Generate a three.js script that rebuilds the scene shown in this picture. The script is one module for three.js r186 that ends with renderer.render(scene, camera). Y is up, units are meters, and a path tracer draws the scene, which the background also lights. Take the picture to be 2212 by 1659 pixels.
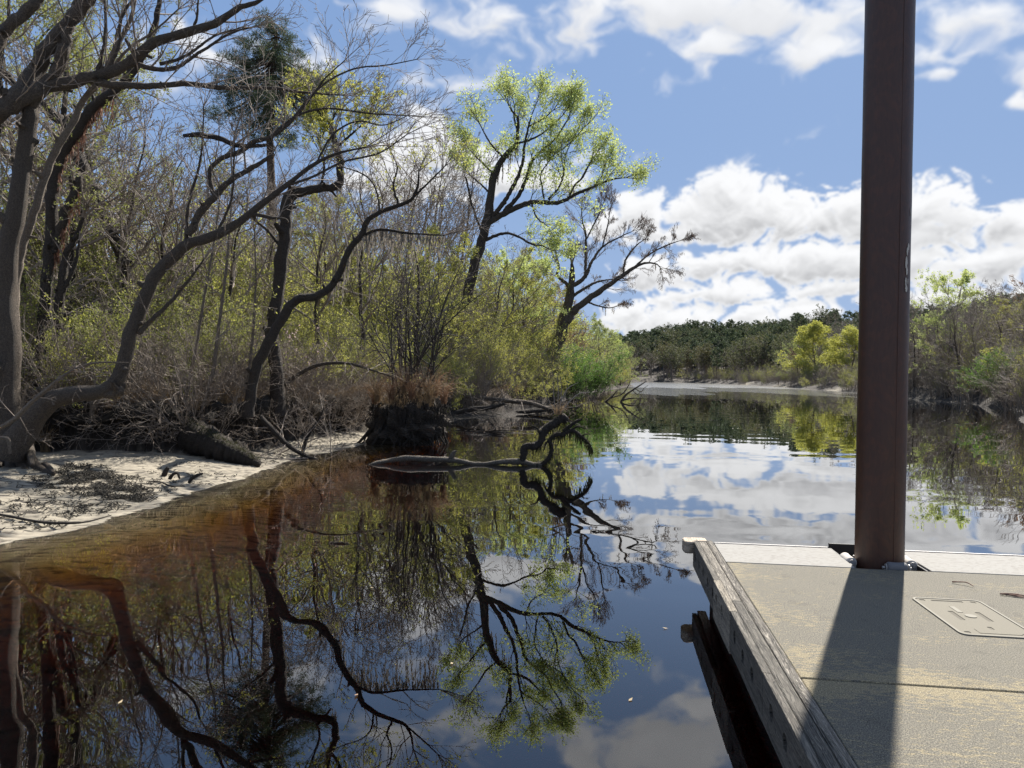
import * as THREE from 'three';
import { createNoise2D, createNoise3D } from 'simplex-noise';

// ---------------------------------------------------------------- random numbers
function rng(seed) { let a = seed >>> 0; return () => { a = (a + 0x6D2B79F5) | 0; let t = Math.imul(a ^ (a >>> 15), 1 | a); t = (t + Math.imul(t ^ (t >>> 7), 61 | t)) ^ t; return ((t ^ (t >>> 14)) >>> 0) / 4294967296; }; }
const n2 = createNoise2D(rng(11)), n3 = createNoise3D(rng(23));
const clamp = (v, a = 0, b = 1) => Math.min(b, Math.max(a, v));
const sstep = (a, b, v) => { const t = clamp((v - a) / (b - a)); return t * t * (3 - 2 * t); };
const lerp = (a, b, t) => a + (b - a) * t;
function fbm2(x, y, o = 4) { let s = 0, a = 0.5, f = 1; for (let i = 0; i < o; i++) { s += a * n2(x * f, y * f); f *= 2.03; a *= 0.5; } return s; }
function fbm3(x, y, z, o = 5) { let s = 0, a = 0.5, f = 1; for (let i = 0; i < o; i++) { s += a * n3(x * f, y * f, z * f); f *= 2.07; a *= 0.52; } return s; }

// ---------------------------------------------------------------- camera
const scene = new THREE.Scene();
const FPX = 1560, CX = 1106, CY = 829.5, EYE = 2.08, ROLL = 0.0135, PITCH = -Math.atan((CY - 811) / FPX);   // measured on the photograph at 2212 x 1659
const camera = new THREE.PerspectiveCamera(2 * Math.atan(CY / FPX) * 180 / Math.PI, 4 / 3, 0.1, 3000);
camera.position.set(0, EYE, 0); camera.rotation.order = 'YXZ'; camera.rotation.set(PITCH, 0, ROLL);
const renderer = new THREE.WebGLRenderer({ antialias: true });
renderer.setSize(1024, 768);
renderer.toneMapping = THREE.LinearToneMapping;
const EXPOSURE = 2.4;
renderer.toneMappingExposure = EXPOSURE;
renderer.shadowMap.enabled = true; renderer.shadowMap.type = THREE.PCFSoftShadowMap;
const camRot = new THREE.Matrix4().makeRotationFromEuler(camera.rotation);
const ray = (x, y) => new THREE.Vector3(x - CX, CY - y, -FPX).applyMatrix4(camRot);           // direction through a photo pixel
const P = (x, y, d) => { const v = ray(x, y); return v.multiplyScalar(d / -v.z).add(camera.position); };   // the point on it d metres ahead
const on = (x, y, h = 0) => { const v = ray(x, y); return v.multiplyScalar((h - EYE) / v.y).add(camera.position); }; // where it meets the level h

// ---------------------------------------------------------------- sun
const SUN_EL = 47 * Math.PI / 180, SUN = new THREE.Vector3(0.485 * Math.cos(SUN_EL), Math.sin(SUN_EL), -0.875 * Math.cos(SUN_EL)).normalize();
const sun = new THREE.DirectionalLight(new THREE.Color().setRGB(1, 0.945, 0.86), 5);
sun.position.copy(SUN).multiplyScalar(150).add(new THREE.Vector3(0, 0, -30)); sun.target.position.set(0, 0, -30);
sun.castShadow = true; sun.shadow.mapSize.set(4096, 4096); sun.shadow.radius = 1.2;
Object.assign(sun.shadow.camera, { left: -90, right: 90, top: 90, bottom: -90, near: 1, far: 400 });
scene.add(sun, sun.target);

// ---------------------------------------------------------------- sky: air and clouds in every direction
function makeSky() {
  const W = 3072, Hh = 1536, data = new Float32Array(W * Hh * 4);
  const deg = Math.PI / 180;
  // cumulus heads and sheets: azimuth (degrees right of the river), elevation, half sizes, strength
  const px = (x, y, rx, ry, a) => { const v = ray(x, y).normalize(); const big = y < 260 ? 1.4 : y > 560 ? 1.42 : 1.15; return [Math.atan2(v.x, -v.z) / deg, Math.asin(v.y) / deg, rx * (y > 560 ? 1.12 : big) / FPX / deg, ry * (y > 560 ? 1.62 : big) / FPX / deg, a]; };
  const heads = [   // photo position, half sizes, strength
    // the tall cumulus over the bend, in lobes
    px(1570, 425, 75, 62, 1), px(1500, 460, 70, 52, .9), px(1650, 460, 80, 62, 1), px(1580, 490, 150, 48, .95), px(1710, 495, 75, 52, .9), px(1385, 472, 62, 48, .95), px(1330, 495, 60, 40, .8), px(1450, 510, 90, 36, .8),
    px(1845, 452, 60, 44, .95), px(1790, 490, 80, 44, .85), px(1900, 480, 80, 55, .9), px(1985, 462, 75, 58, 1), px(2060, 485, 62, 46, .9), px(2000, 520, 110, 36, .85),
    px(2185, 492, 48, 34, 1), px(2150, 578, 62, 32, 1), px(2212, 560, 50, 40, .9),
    // flatter rows below, blue between them
    px(1650, 572, 130, 26, .95), px(1780, 575, 110, 30, .95), px(1530, 585, 90, 22, .8), px(1950, 570, 90, 28, .85), px(2040, 600, 70, 24, .8), px(1410, 598, 80, 24, .85),
    px(1560, 640, 95, 22, .95), px(1440, 648, 80, 20, .8), px(1780, 633, 90, 20, .95), px(1650, 655, 60, 14, .6), px(1990, 650, 90, 22, .9), px(2130, 650, 90, 24, .9),
    px(1740, 688, 60, 24, 1), px(1640, 700, 80, 22, .95), px(1470, 695, 90, 22, .9), px(1360, 690, 70, 26, .8), px(1560, 725, 110, 18, .85), px(1410, 735, 110, 18, .85), px(1830, 700, 60, 18, .7), px(1950, 715, 140, 22, .85), px(2130, 720, 110, 24, .85), px(1680, 748, 140, 12, .7),
    // behind the tall tree
    px(930, 330, 70, 55, 1), px(860, 360, 70, 50, .95), px(1000, 375, 75, 50, .9), px(1100, 390, 80, 34, .85), px(1200, 385, 70, 34, .85), px(790, 400, 70, 40, .7), px(1270, 345, 38, 20, .7), px(900, 410, 120, 40, .9), px(600, 560, 100, 30, .5),
    // high broken cloud
    px(1420, 15, 150, 62, .95), px(1300, 40, 70, 44, .55), px(1560, 10, 120, 60, .95), px(1700, 15, 120, 55, .9), px(1800, 45, 80, 48, .8), px(1780, 122, 72, 36, .85), px(1540, 112, 46, 30, .9), px(1512, 146, 26, 20, .6), px(940, 40, 85, 45, .62), px(850, 75, 70, 30, .4), px(1085, 50, 50, 22, .5), px(955, 125, 70, 36, .55), px(1010, 185, 80, 26, .5), px(900, 150, 60, 34, .42),
    px(2130, 40, 62, 34, .8), px(2190, 65, 50, 34, .65), px(2120, 120, 70, 26, .42), px(2020, 178, 55, 16, .62), px(2190, 155, 50, 28, .5), px(1990, 118, 36, 18, .65), px(2207, 232, 18, 26, .7), px(1218, 205, 34, 17, .55), px(1805, 232, 22, 11, .4), px(560, 130, 130, 50, .45), px(300, 120, 170, 60, .5), px(80, 60, 140, 60, .45), px(700, 60, 70, 30, .3), px(500, 330, 90, 30, .3),
  ];
  const frame = (az, el) => { const a = az * deg, e = el * deg; const v = new THREE.Vector3(Math.sin(a) * Math.cos(e), Math.sin(e), -Math.cos(a) * Math.cos(e)).applyMatrix4(inv); if (v.z >= 0) return 0; const x = -v.x / v.z * FPX, y = -v.y / v.z * FPX; return (1 - sstep(1150, 1500, Math.abs(x))) * (1 - sstep(860, 1150, y)); };
  const inv = camRot.clone().invert();
  // grid of buckets so each sky texel looks only at the heads near it
  const near = new Map();
  heads.forEach((h, i) => { for (let a = Math.floor((h[0] - h[2] * 2.4) / 4); a <= Math.floor((h[0] + h[2] * 2.4) / 4); a++) for (let e = Math.floor((h[1] - h[3] * 2.4) / 4); e <= Math.floor((h[1] + h[3] * 2.4) / 4); e++) { const k = a * 1000 + e; if (!near.has(k)) near.set(k, []); near.get(k).push(i); } });
  const dens = (az, el, w, oct) => {
    const wa = az * .16, we = el * .3; const az1 = az; az += n2(wa * 1.3, we * 1.6 + 7) * .7 + n2(wa * 4, we * 3) * .12; el += n2(wa * 1.1 + 30, we) * .55 + n2(wa * 3.6 + 9, we * 2.2) * .1;
    let s = 0, sw = 0, sd = 0; const list = near.get(Math.floor(az / 4) * 1000 + Math.floor(el / 4));
    if (list) for (const i of list) { const h = heads[i], dx = (az - h[0]) / h[2], dy0 = (el - h[1]) / h[3], dy = dy0 < 0 ? dy0 * 1.55 : dy0; const q = dx * dx + dy * dy; if (q < 5) { const k = h[4] * Math.exp(-q * .85); if (k > s) s = k; sw += k * k * k; sd += k * k * k * dy0; } }
    // elsewhere: the same scattered cumulus, laid out on a level above the ground
    let gen = 0;
    if (w < 1) { const r = 1 / Math.max(0.06, Math.sin(Math.max(el, 0.5) * deg) + 0.05), a = az * deg; const X = Math.sin(a) * r, Z = Math.cos(a) * r; gen = sstep(-0.12, 0.5, fbm2(X * 0.8 + 7.3, Z * 0.8 + 1.7, 4)) * 0.95; }
    const base = s * w + gen * (1 - w);
    const hi = sstep(13, 19, el), a = az * deg, e = el * deg, ce = Math.cos(e), fx = Math.sin(a) * ce, fz = Math.cos(a) * ce, fy = Math.sin(e);
    let no = 0;
    if (hi < 1) { let am = .5, f = 26; for (let o = 0; o < oct; o++) { no += am * (Math.abs(n3(fx * f, fy * f * 1.4, fz * f)) * 1.25 - .42); f *= 2.05; am *= .55; } no *= .62 * (1 - hi); }
    if (hi > 0) { const wx = n3(fx * 5, fy * 5, fz * 5) * .05; no += hi * fbm3((fx + wx) * 8, fy * 13 + wx * 3, (fz + wx) * 8, oct) * .78; }
    return [base + no, sw > 1e-4 ? sd / sw * w : 0];
  };
  const u = SUN;
  for (let j = 0; j < Hh; j++) {
    const v = (j + 0.5) / Hh, el = (v - 0.5) * 180;                // DataTexture row 0 is the bottom
    for (let i = 0; i < W; i++) {
      const uu = (i + 0.5) / W, k = (j * W + i) * 4;
      const theta = (uu - 0.5) * 2 * Math.PI;                      // three: u = atan2(z, x) / 2pi + 0.5
      const dx = Math.cos(theta), dz = Math.sin(theta);
      let az = Math.atan2(dx, -dz) / deg;
      const e = Math.max(el, 0), ce = Math.cos(e * deg), sy = Math.sin(e * deg);
      const mu = dx * ce * u.x + sy * u.y + dz * ce * u.z;
      const h = Math.exp(-e / 9), h2 = Math.exp(-e / 40);
      const glow = Math.pow(clamp(mu), 6) * 0.10 + Math.pow(clamp(mu), 40) * 0.35;
      let r = lerp(0.145, 0.275, h2) + 0.17 * h + glow, g = lerp(0.285, 0.425, h2) + 0.15 * h + glow * 0.95, b = lerp(0.60, 0.70, h2) + 0.10 * h + glow * 0.85;
      if (el > -1.5) {
        const w = frame(az, e), inView = w > 0;
        const [d0, dy] = dens(az, e, w, inView ? 6 : 3), hi = sstep(13, 19, e);
        const cut = lerp(.36, .2, hi), body = sstep(cut, cut + lerp(.24, .62, hi), d0);
        if (body > 0.003) {
          const [dU] = dens(az + .45, e + .75, w, inView ? 4 : 2), thick = sstep(cut + .08, cut + .6, d0);
          const belly = sstep(.5, -.55, dy);
          const self = clamp(.5 + (dU - d0) * 1.6);
          let shade = clamp(thick * (.14 + .8 * belly) + (self - .45) * .38 * sstep(cut, cut + .25, d0)); shade *= lerp(1, .38, hi);
          const sh = lerp(1.0, .48, shade);
          const cr = sh * .985, cg = sh * .985 + .004, cb = sh * .98 + .02, op = body * lerp(.985, .92, hi);
          r = lerp(r, cr + glow * .3, op); g = lerp(g, cg + glow * .3, op); b = lerp(b, cb + glow * .3, op);
        }
      }
      data[k] = r / EXPOSURE; data[k + 1] = g / EXPOSURE; data[k + 2] = b / EXPOSURE; data[k + 3] = 1;
    }
  }
  const t = new THREE.DataTexture(data, W, Hh, THREE.RGBAFormat, THREE.FloatType);
  t.mapping = THREE.EquirectangularReflectionMapping; t.magFilter = t.minFilter = THREE.LinearFilter; t.needsUpdate = true;
  return t;
}
scene.background = makeSky();
scene.environment = scene.background;

// ---------------------------------------------------------------- helpers
const V = (x, y, z) => new THREE.Vector3(x, y, z);
const rgb = (r, g, b) => new THREE.Color().setRGB(r, g, b);
const taken = new Map();
function numbered(name) { const k = taken.get(name) || 0; taken.set(name, k + 1); return k ? `${name}_${String(k).padStart(3, '0')}` : name; }
function tag(o, label, category, group) { o.userData.label = label; o.userData.category = category; if (group) o.userData.group = group; return o; }
function thing(name, label, category, pos, group) { const g = new THREE.Group(); g.name = numbered(name); g.position.copy(pos); scene.add(g); return tag(g, label, category, group); }
function copyOf(o, pos, turn, s, label) { const c = o.clone(); c.name = numbered(o.name.replace(/_\d{3}$/, '')); c.userData = { ...o.userData }; if (label) c.userData.label = label; c.position.copy(pos); c.rotation.y = turn; c.scale.set(...(Array.isArray(s) ? s : [s, s, s])); scene.add(c); return c; }
function put(name, geo, mat, parent) { const m = new THREE.Mesh(geo, mat); m.name = name; m.castShadow = m.receiveShadow = true; (parent || scene).add(m); return m; }
function struct(name, geo, mat, parent) { const m = put(numbered(name), geo, mat, parent); m.userData.kind = 'structure'; return m; }

// collects triangles; tubes, leaves and boxes all go through it
class MB {
  constructor(o) { this.p = []; this.n = []; this.uv = []; this.ix = []; this.c = null; this.o = o || V(0, 0, 0); }
  get tris() { return this.ix.length / 3; }
  v(x, y, z, nx, ny, nz, u, w) { this.p.push(x - this.o.x, y - this.o.y, z - this.o.z); this.n.push(nx, ny, nz); this.uv.push(u, w); return this.p.length / 3 - 1; }
  // a tapered, bent tube along world points with a radius at each; lumps makes the outline uneven; capped where asked
  tube(pts, rad, sides = 6, lumps = 0, capEnd = true, seed = 0) {
    const N = pts.length; if (N < 2) return;
    let T = V(0, 0, 0).subVectors(pts[1], pts[0]).normalize();
    let A = Math.abs(T.y) < 0.9 ? V(0, 1, 0) : V(1, 0, 0); A.cross(T).normalize(); let B = V(0, 0, 0).crossVectors(T, A);
    let len = 0; const first = this.p.length / 3, circ = 2 * Math.PI * Math.max(rad[0], 0.004);
    const reps = Math.max(1, Math.round(circ / 0.5)) * 0.5;
    for (let i = 0; i < N; i++) {
      const t = V(0, 0, 0).subVectors(pts[Math.min(N - 1, i + 1)], pts[Math.max(0, i - 1)]).normalize();
      A.addScaledVector(t, -A.dot(t)).normalize(); B.crossVectors(t, A);
      if (i) len += pts[i].distanceTo(pts[i - 1]);
      for (let s = 0; s <= sides; s++) {
        const a = s / sides * Math.PI * 2, ca = Math.cos(a), sa = Math.sin(a);
        let r = rad[i]; const nx = A.x * ca + B.x * sa, ny = A.y * ca + B.y * sa, nz = A.z * ca + B.z * sa;
        if (lumps) { const q = 1.1 / Math.max(0.06, rad[i] * 3); const X = pts[i].x + nx * r, Y = pts[i].y + ny * r, Z = pts[i].z + nz * r; r *= 1 + lumps * (n3(X * q, Y * q * 0.5 + seed, Z * q) + .6 * n3(X * q * 3.1, Y * q * 1.3, Z * q * 3.1 + seed)); }
        this.v(pts[i].x + nx * r, pts[i].y + ny * r, pts[i].z + nz * r, nx, ny, nz, s / sides * reps, len);
      }
    }
    const w = sides + 1;
    for (let i = 0; i < N - 1; i++) for (let s = 0; s < sides; s++) { const a = first + i * w + s, b = a + 1, c = a + w, d = c + 1; this.ix.push(a, b, c, b, d, c); }
    if (capEnd && rad[N - 1] > 0.006) { const t = V(0, 0, 0).subVectors(pts[N - 1], pts[N - 2]).normalize(), e = pts[N - 1], r = rad[N - 1]; const c0 = this.v(e.x + t.x * r * .3, e.y + t.y * r * .3, e.z + t.z * r * .3, t.x, t.y, t.z, 0, len); for (let s = 0; s < sides; s++) this.ix.push(first + (N - 1) * w + s, first + (N - 1) * w + s + 1, c0); }
  }
  // one pointed leaf: two triangles folded along the midrib
  leaf(x, y, z, dx, dy, dz, l, w, roll, u) {
    let q = Math.hypot(dx, dy, dz) || 1; dx /= q; dy /= q; dz /= q;
    let sx = dz, sy = 0, sz = -dx; q = Math.hypot(sx, sz); if (q < 1e-3) { sx = 1; sz = 0; q = 1; } sx /= q; sz /= q;
    const ux = sy * dz - sz * dy, uy = sz * dx - sx * dz, uz = sx * dy - sy * dx, c = Math.cos(roll), s = Math.sin(roll);
    const ax = (sx * c + ux * s), ay = (sy * c + uy * s), az = (sz * c + uz * s), nx = -sx * s + ux * c, ny = -sy * s + uy * c, nz = -sz * s + uz * c;
    const m = l * 0.45, a = this.v(x, y, z, nx, ny, nz, u, 0), b = this.v(x + dx * m + ax * w / 2 + nx * w * .12, y + dy * m + ay * w / 2 + ny * w * .12, z + dz * m + az * w / 2 + nz * w * .12, nx, ny, nz, u, .5), d = this.v(x + dx * l, y + dy * l, z + dz * l, nx, ny, nz, u, 1), e = this.v(x + dx * m - ax * w / 2 + nx * w * .12, y + dy * m - ay * w / 2 + ny * w * .12, z + dz * m - az * w / 2 + nz * w * .12, nx, ny, nz, u, .5);
    this.ix.push(a, b, d, a, d, e);
  }
  box(cx, cy, cz, sx, sy, sz, M) {
    const g = new THREE.BoxGeometry(sx, sy, sz); if (M) g.applyMatrix4(M); g.translate(cx, cy, cz); this.geo(g);
  }
  geo(g) {
    const b = this.p.length / 3, P_ = g.attributes.position, N_ = g.attributes.normal, U_ = g.attributes.uv;
    for (let i = 0; i < P_.count; i++) this.v(P_.getX(i), P_.getY(i), P_.getZ(i), N_.getX(i), N_.getY(i), N_.getZ(i), U_ ? U_.getX(i) : 0, U_ ? U_.getY(i) : 0);
    if (g.index) for (let i = 0; i < g.index.count; i++) this.ix.push(b + g.index.getX(i)); else for (let i = 0; i < P_.count; i++) this.ix.push(b + i);
  }
  geometry() {
    const g = new THREE.BufferGeometry();
    g.setAttribute('position', new THREE.Float32BufferAttribute(this.p, 3)); g.setAttribute('normal', new THREE.Float32BufferAttribute(this.n, 3)); g.setAttribute('uv', new THREE.Float32BufferAttribute(this.uv, 2)); g.setIndex(this.ix);
    return g;
  }
  build(name, mat, parent) { return this.ix.length ? put(name, this.geometry(), mat, parent) : null; }
}
// smooth curve through points [x, y, z, r] -> points and radii, evenly spaced
function spline(pts, step) {
  const c = new THREE.CatmullRomCurve3(pts.map(p => V(p[0], p[1], p[2])), false, 'centripetal'), L = c.getLength(), n = Math.max(2, Math.ceil(L / step)), out = [], rad = [];
  for (let i = 0; i <= n; i++) { const t = i / n; out.push(c.getPoint(t)); const f = t * (pts.length - 1), k = Math.min(pts.length - 2, Math.floor(f)); rad.push(lerp(pts[k][3], pts[k + 1][3], f - k)); }
  return [out, rad, L];
}

// ---------------------------------------------------------------- procedural textures
function dataTex(w, h, fn, srgb) { const d = new Uint8Array(w * h * 4); for (let y = 0; y < h; y++) for (let x = 0; x < w; x++) { const c = fn(x / w, y / h), k = (y * w + x) * 4; if (typeof c === 'number') { d[k] = d[k + 1] = d[k + 2] = clamp(c) * 255; } else { d[k] = clamp(c[0]) * 255; d[k + 1] = clamp(c[1]) * 255; d[k + 2] = clamp(c[2]) * 255; } d[k + 3] = 255; } const t = new THREE.DataTexture(d, w, h, THREE.RGBAFormat); t.wrapS = t.wrapT = THREE.RepeatWrapping; t.magFilter = THREE.LinearFilter; t.minFilter = THREE.LinearMipmapLinearFilter; t.generateMipmaps = true; if (srgb) t.colorSpace = THREE.SRGBColorSpace; t.needsUpdate = true; return t; }
const TAU = Math.PI * 2;
const torus = (u, v, fu, fv, s) => { const a = u * TAU, b = v * TAU; return n3(Math.cos(a) * fu + s, Math.sin(a) * fu + Math.cos(b) * fv * 1.3, Math.sin(b) * fv * 1.3 - s) ; };   // wraps in both directions
const torf = (u, v, fu, fv, s, o) => { let r = 0, a = .5; for (let i = 0; i < o; i++) { r += a * torus(u, v, fu, fv, s + i * 9.1); fu *= 2; fv *= 2; a *= .55; } return r; };
const barkBump = dataTex(512, 512, (u, v) => { const w = torf(u, v, 1.2, 1.2, 3, 3) * .06; const r = Math.abs(torus(u + w, v, 5, 1.1, 7)) * .7 + Math.abs(torus(u + w, v, 9, 2.6, 17)) * .4 + torf(u, v, 4, 4, 31, 4) * .25; return clamp(r * 1.3 + .1); });
const barkCol = dataTex(512, 512, (u, v) => { const w = torf(u, v, 1.2, 1.2, 3, 3) * .06; const r = Math.abs(torus(u + w, v, 5, 1.1, 7)) * .7 + Math.abs(torus(u + w, v, 9, 2.6, 17)) * .4 + torf(u, v, 4, 4, 31, 4) * .25; const li = sstep(.12, .4, torf(u, v, 1.6, 1.6, 57, 5)); const k = .3 + .8 * clamp(r * 1.2); return [lerp(k, .95, li * .6), lerp(k * .97, .95, li * .6), lerp(k * .93, .9, li * .6)]; });
barkBump.repeat.set(2, 1.5); barkCol.repeat.set(2, 1.5);
function barkMat(r, g, b, bump = 0.03) { return new THREE.MeshStandardMaterial({ color: rgb(r, g, b), map: barkCol, bumpMap: barkBump, bumpScale: bump, roughness: 0.92 }); }
const M = {
  barkGrey: barkMat(0.155, 0.125, 0.098), barkDark: barkMat(0.085, 0.068, 0.054), barkPale: barkMat(0.24, 0.20, 0.16, .01), barkRed: barkMat(0.17, 0.115, 0.085),
  twig: new THREE.MeshStandardMaterial({ color: rgb(0.19, 0.155, 0.125), roughness: .85 }), twigPale: new THREE.MeshStandardMaterial({ color: rgb(0.215, 0.178, 0.142), roughness: .8 }), twigRed: new THREE.MeshStandardMaterial({ color: rgb(0.15, 0.085, 0.06), roughness: .85 }), twigDark: new THREE.MeshStandardMaterial({ color: rgb(0.05, 0.042, 0.036), roughness: .9 }),
};
const leafMat = (r, g, b, t = .45) => new THREE.MeshPhysicalMaterial({ color: rgb(r, g, b), roughness: .9, transmission: t, thickness: 0, side: THREE.DoubleSide, specularIntensity: .5 });
Object.assign(M, {
  leafLime: leafMat(.46, .52, .17, .55), leafYellow: leafMat(.41, .41, .095, .5), leafOlive: leafMat(.24, .255, .065, .5), leafGreen: leafMat(.13, .23, .04, .45), leafDark: leafMat(.045, .075, .025, .3), leafPale: leafMat(.29, .33, .10, .5), leafRust: leafMat(.24, .13, .06, .4), needle: leafMat(.07, .092, .045, .35),
  mossGreen: leafMat(.045, .045, .016, .3), leafGold: leafMat(.40, .40, .085, .5), leafFar2: leafMat(.10, .11, .045, .35), leafFar: leafMat(.12, .115, .045, .35), catkin: leafMat(.13, .08, .055, .3), mossBrown: leafMat(.22, .115, .075, .3),
  moss: leafMat(.27, .24, .20, .4), mossDark: new THREE.MeshStandardMaterial({ color: rgb(.035, .034, .018), roughness: 1 }), grass: leafMat(.27, .19, .105, .3), grassRed: leafMat(.20, .115, .065, .3), grassPale: leafMat(.38, .30, .18, .3),
});

// ---------------------------------------------------------------- land: river bed, sand, banks and the hill as height over the plan
const WL = [[-40, 30], [-16, 4], [-9, -4.6], [-6.05, -8.54], [-5.66, -9.77], [-5.42, -12.5], [-5.27, -15.1], [-5.2, -17.5], [-4.5, -20.5], [-3.9, -25], [-2.8, -30], [-2.3, -34], [1.1, -38.9], [2.6, -47.8], [4.5, -60], [8, -85], [12.9, -103], [22, -140], [29, -172], [27, -190], [0, -205], [-120, -215]];   // left waterline
const BL = [[-60, 20], [-26, 0], [-15, -11.2], [-12, -13.6], [-9.9, -15.3], [-8.2, -15.7], [-6.9, -16.9], [-6.3, -19], [-5.9, -22], [-5, -25.5], [-3.9, -30.5], [-3.2, -34.8], [.4, -40], [1.8, -49], [3.6, -61], [7, -86], [11.7, -104], [21, -141], [27.6, -172], [26, -188], [0, -203], [-120, -213]];   // foot of the left bank
const WR = [[14, 30], [16, 0], [20, -26], [29, -41], [35.9, -50.6], [42.5, -67], [45, -82], [57, -120], [66, -165], [72, -208], [77, -260], [75, -300], [58, -322], [20, -334], [-150, -345]];   // right and far waterline
function sdist(line, x, z) { let best = 1e9, sg = 1; for (let i = 0; i < line.length - 1; i++) { const a = line[i], b = line[i + 1], dx = b[0] - a[0], dz = b[1] - a[1], t = clamp(((x - a[0]) * dx + (z - a[1]) * dz) / (dx * dx + dz * dz)), ex = x - a[0] - t * dx, ez = z - a[1] - t * dz, d = ex * ex + ez * ez; if (d < best - 1e-9) { best = d; sg = dx * (z - a[1]) - dz * (x - a[0]) > 0 ? 1 : -1; } } return Math.sqrt(best) * sg; }
const wig = (x, z) => n2(x * .55, z * .55) * .16 + n2(x * 2.1 + 5, z * 2.1) * .05;
function landInfo(x, z) {
  const far = sstep(24, 60, -z);
  const s = -sdist(WL, x, z) + wig(x, z) * .5, t = -sdist(BL, x, z) + wig(x, z) * (2.6 + far) + (n2(x * 1.4 + 20, z * 1.4) * .22 + n2(x * 4.2, z * 4.2) * .07) * (1 - far) + n2(x * .18 + 3, z * .18) * .5 * far, r = sdist(WR, x, z) + wig(x, z) * 3;
  let h;
  if (s > 0) { h = Math.min(.34, s * .11) + n2(x * .7, z * .7) * .025; } else { h = Math.max(-2.4, s * .15 - .45 * Math.max(0, -s - 1.0) - .2 * Math.max(0, -s - 2)); }
  const bw = .3 + .5 * (n2(x * .9 + 11, z * .9) + 1) * .5 + far * .3, bank = clamp(sstep(0, bw, t) + n2(x * 3.3, z * 3.3 + 7) * .16 * sstep(-.1, .1, t) * sstep(bw + .1, bw * .5, t)); h = lerp(h, 1.12 + n2(x * .5 + 9, z * .5) * .2 + n2(x * 1.7, z * 1.7 + 4) * .08 + Math.min(1.6, Math.max(0, t) * .05), bank);
  if (r > -12) { let q = r > 0 ? Math.min(.5, r * .14) : Math.max(-2.4, r * .25); const rb = sstep(.9, 2.2, r + n2(x * .09, z * .09) * 1.2); q = lerp(q, 1.3 + n2(x * .2, z * .2) * .3 + Math.min(2, Math.max(0, r - 4) * .03), rb); if (r > 8) q += sstep(8, 120, r) * lerp(9, 23, sstep(30, 150, x)) * sstep(-150, -270, z) * (0.72 + .28 * n2(x * .012, z * .012)) ; h = Math.max(h, q); }
  return [h, s, t, r];
}
const landH = (x, z) => landInfo(x, z)[0];
function sheet(xs, zs, fn, colour) {
  const nx = xs.length, nz = zs.length, p = [], c = [], uv = [], ix = [];
  for (const z of zs) for (const x of xs) { const q = fn(x, z); p.push(x, q[0], z); uv.push(x, z); c.push(...colour(x, z, q)); }
  for (let j = 0; j < nz - 1; j++) for (let i = 0; i < nx - 1; i++) { const a = j * nx + i, b = a + 1, d = a + nx, e = d + 1; ix.push(a, d, b, b, d, e); }
  const g = new THREE.BufferGeometry(); g.setAttribute('position', new THREE.Float32BufferAttribute(p, 3)); g.setAttribute('uv', new THREE.Float32BufferAttribute(uv, 2)); g.setAttribute('color', new THREE.Float32BufferAttribute(c, 3)); g.setIndex(ix); g.computeVertexNormals(); return g;
}
const range = (a, b, f) => { const o = [a]; while (o[o.length - 1] < b) { const l = o[o.length - 1]; o.push(Math.min(b, l + f(l))); } return o; };
const PX0 = -13.5, PX1 = -2.6, PZ0 = -24.5, PZ1 = -5.2;                                              // the sand bar in front of the camera gets a fine sheet
const inPatch = (x, z) => x > PX0 + .3 && x < PX1 - .3 && z > PZ0 + .3 && z < PZ1 - .3;
const SAND = [.27, .237, .18], MUD = [.034, .027, .021], LITTER = [.072, .05, .034];
function landColour(x, z, [h, s, t, r]) {
  const g = n2(x * 3, z * 3) * .08 + n2(x * .9, z * .9 + 8) * .1, near = sstep(-27.5, -24, z);
  const litter = Math.max(sstep(.1, .5, t + g), sstep(1.6, 2.6, r));
  const open = r > -12 ? sstep(.0, .25, n2(x * .045 + 3, z * .045) * .6 + (z < -125 && z > -235 ? .1 : -.42)) : near;
  const mud = clamp(1 - open + sstep(.35, .7, fbm2(x * .8, z * .8, 4)) * .8);
  const face = Math.max(sstep(-.25, .05, t + g), sstep(.5, 1, r));
  return [0, 1, 2].map(k => lerp(lerp(lerp(SAND[k], MUD[k], face), MUD[k], mud), LITTER[k], litter * sstep(.2, .6, t + g + (r > 0 ? 9 : 0))) * (1 + g));
}
const grainBump = dataTex(512, 512, (u, v) => .5 + torf(u, v, 6, 6, 5, 5) * .6);
const groundMat = new THREE.MeshStandardMaterial({ vertexColors: true, roughness: .95, bumpMap: Object.assign(grainBump.clone(), { repeat: new THREE.Vector2(.7, .7) }), bumpScale: .05 });
{
  const xs = range(-260, 320, x => Math.abs(x + 2) < 16 ? .4 : Math.abs(x + 2) < 60 ? 1.5 : 7), zs = range(-520, 34, z => z > -30 ? .4 : z > -120 ? .9 : z > -230 ? 2 : 7);
  const g = sheet(xs, zs, (x, z) => { const q = landInfo(x, z); if (inPatch(x, z)) q[0] = q[0] - .5; return q; }, landColour);
  struct('riverbank_ground', g, groundMat);
}
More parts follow.
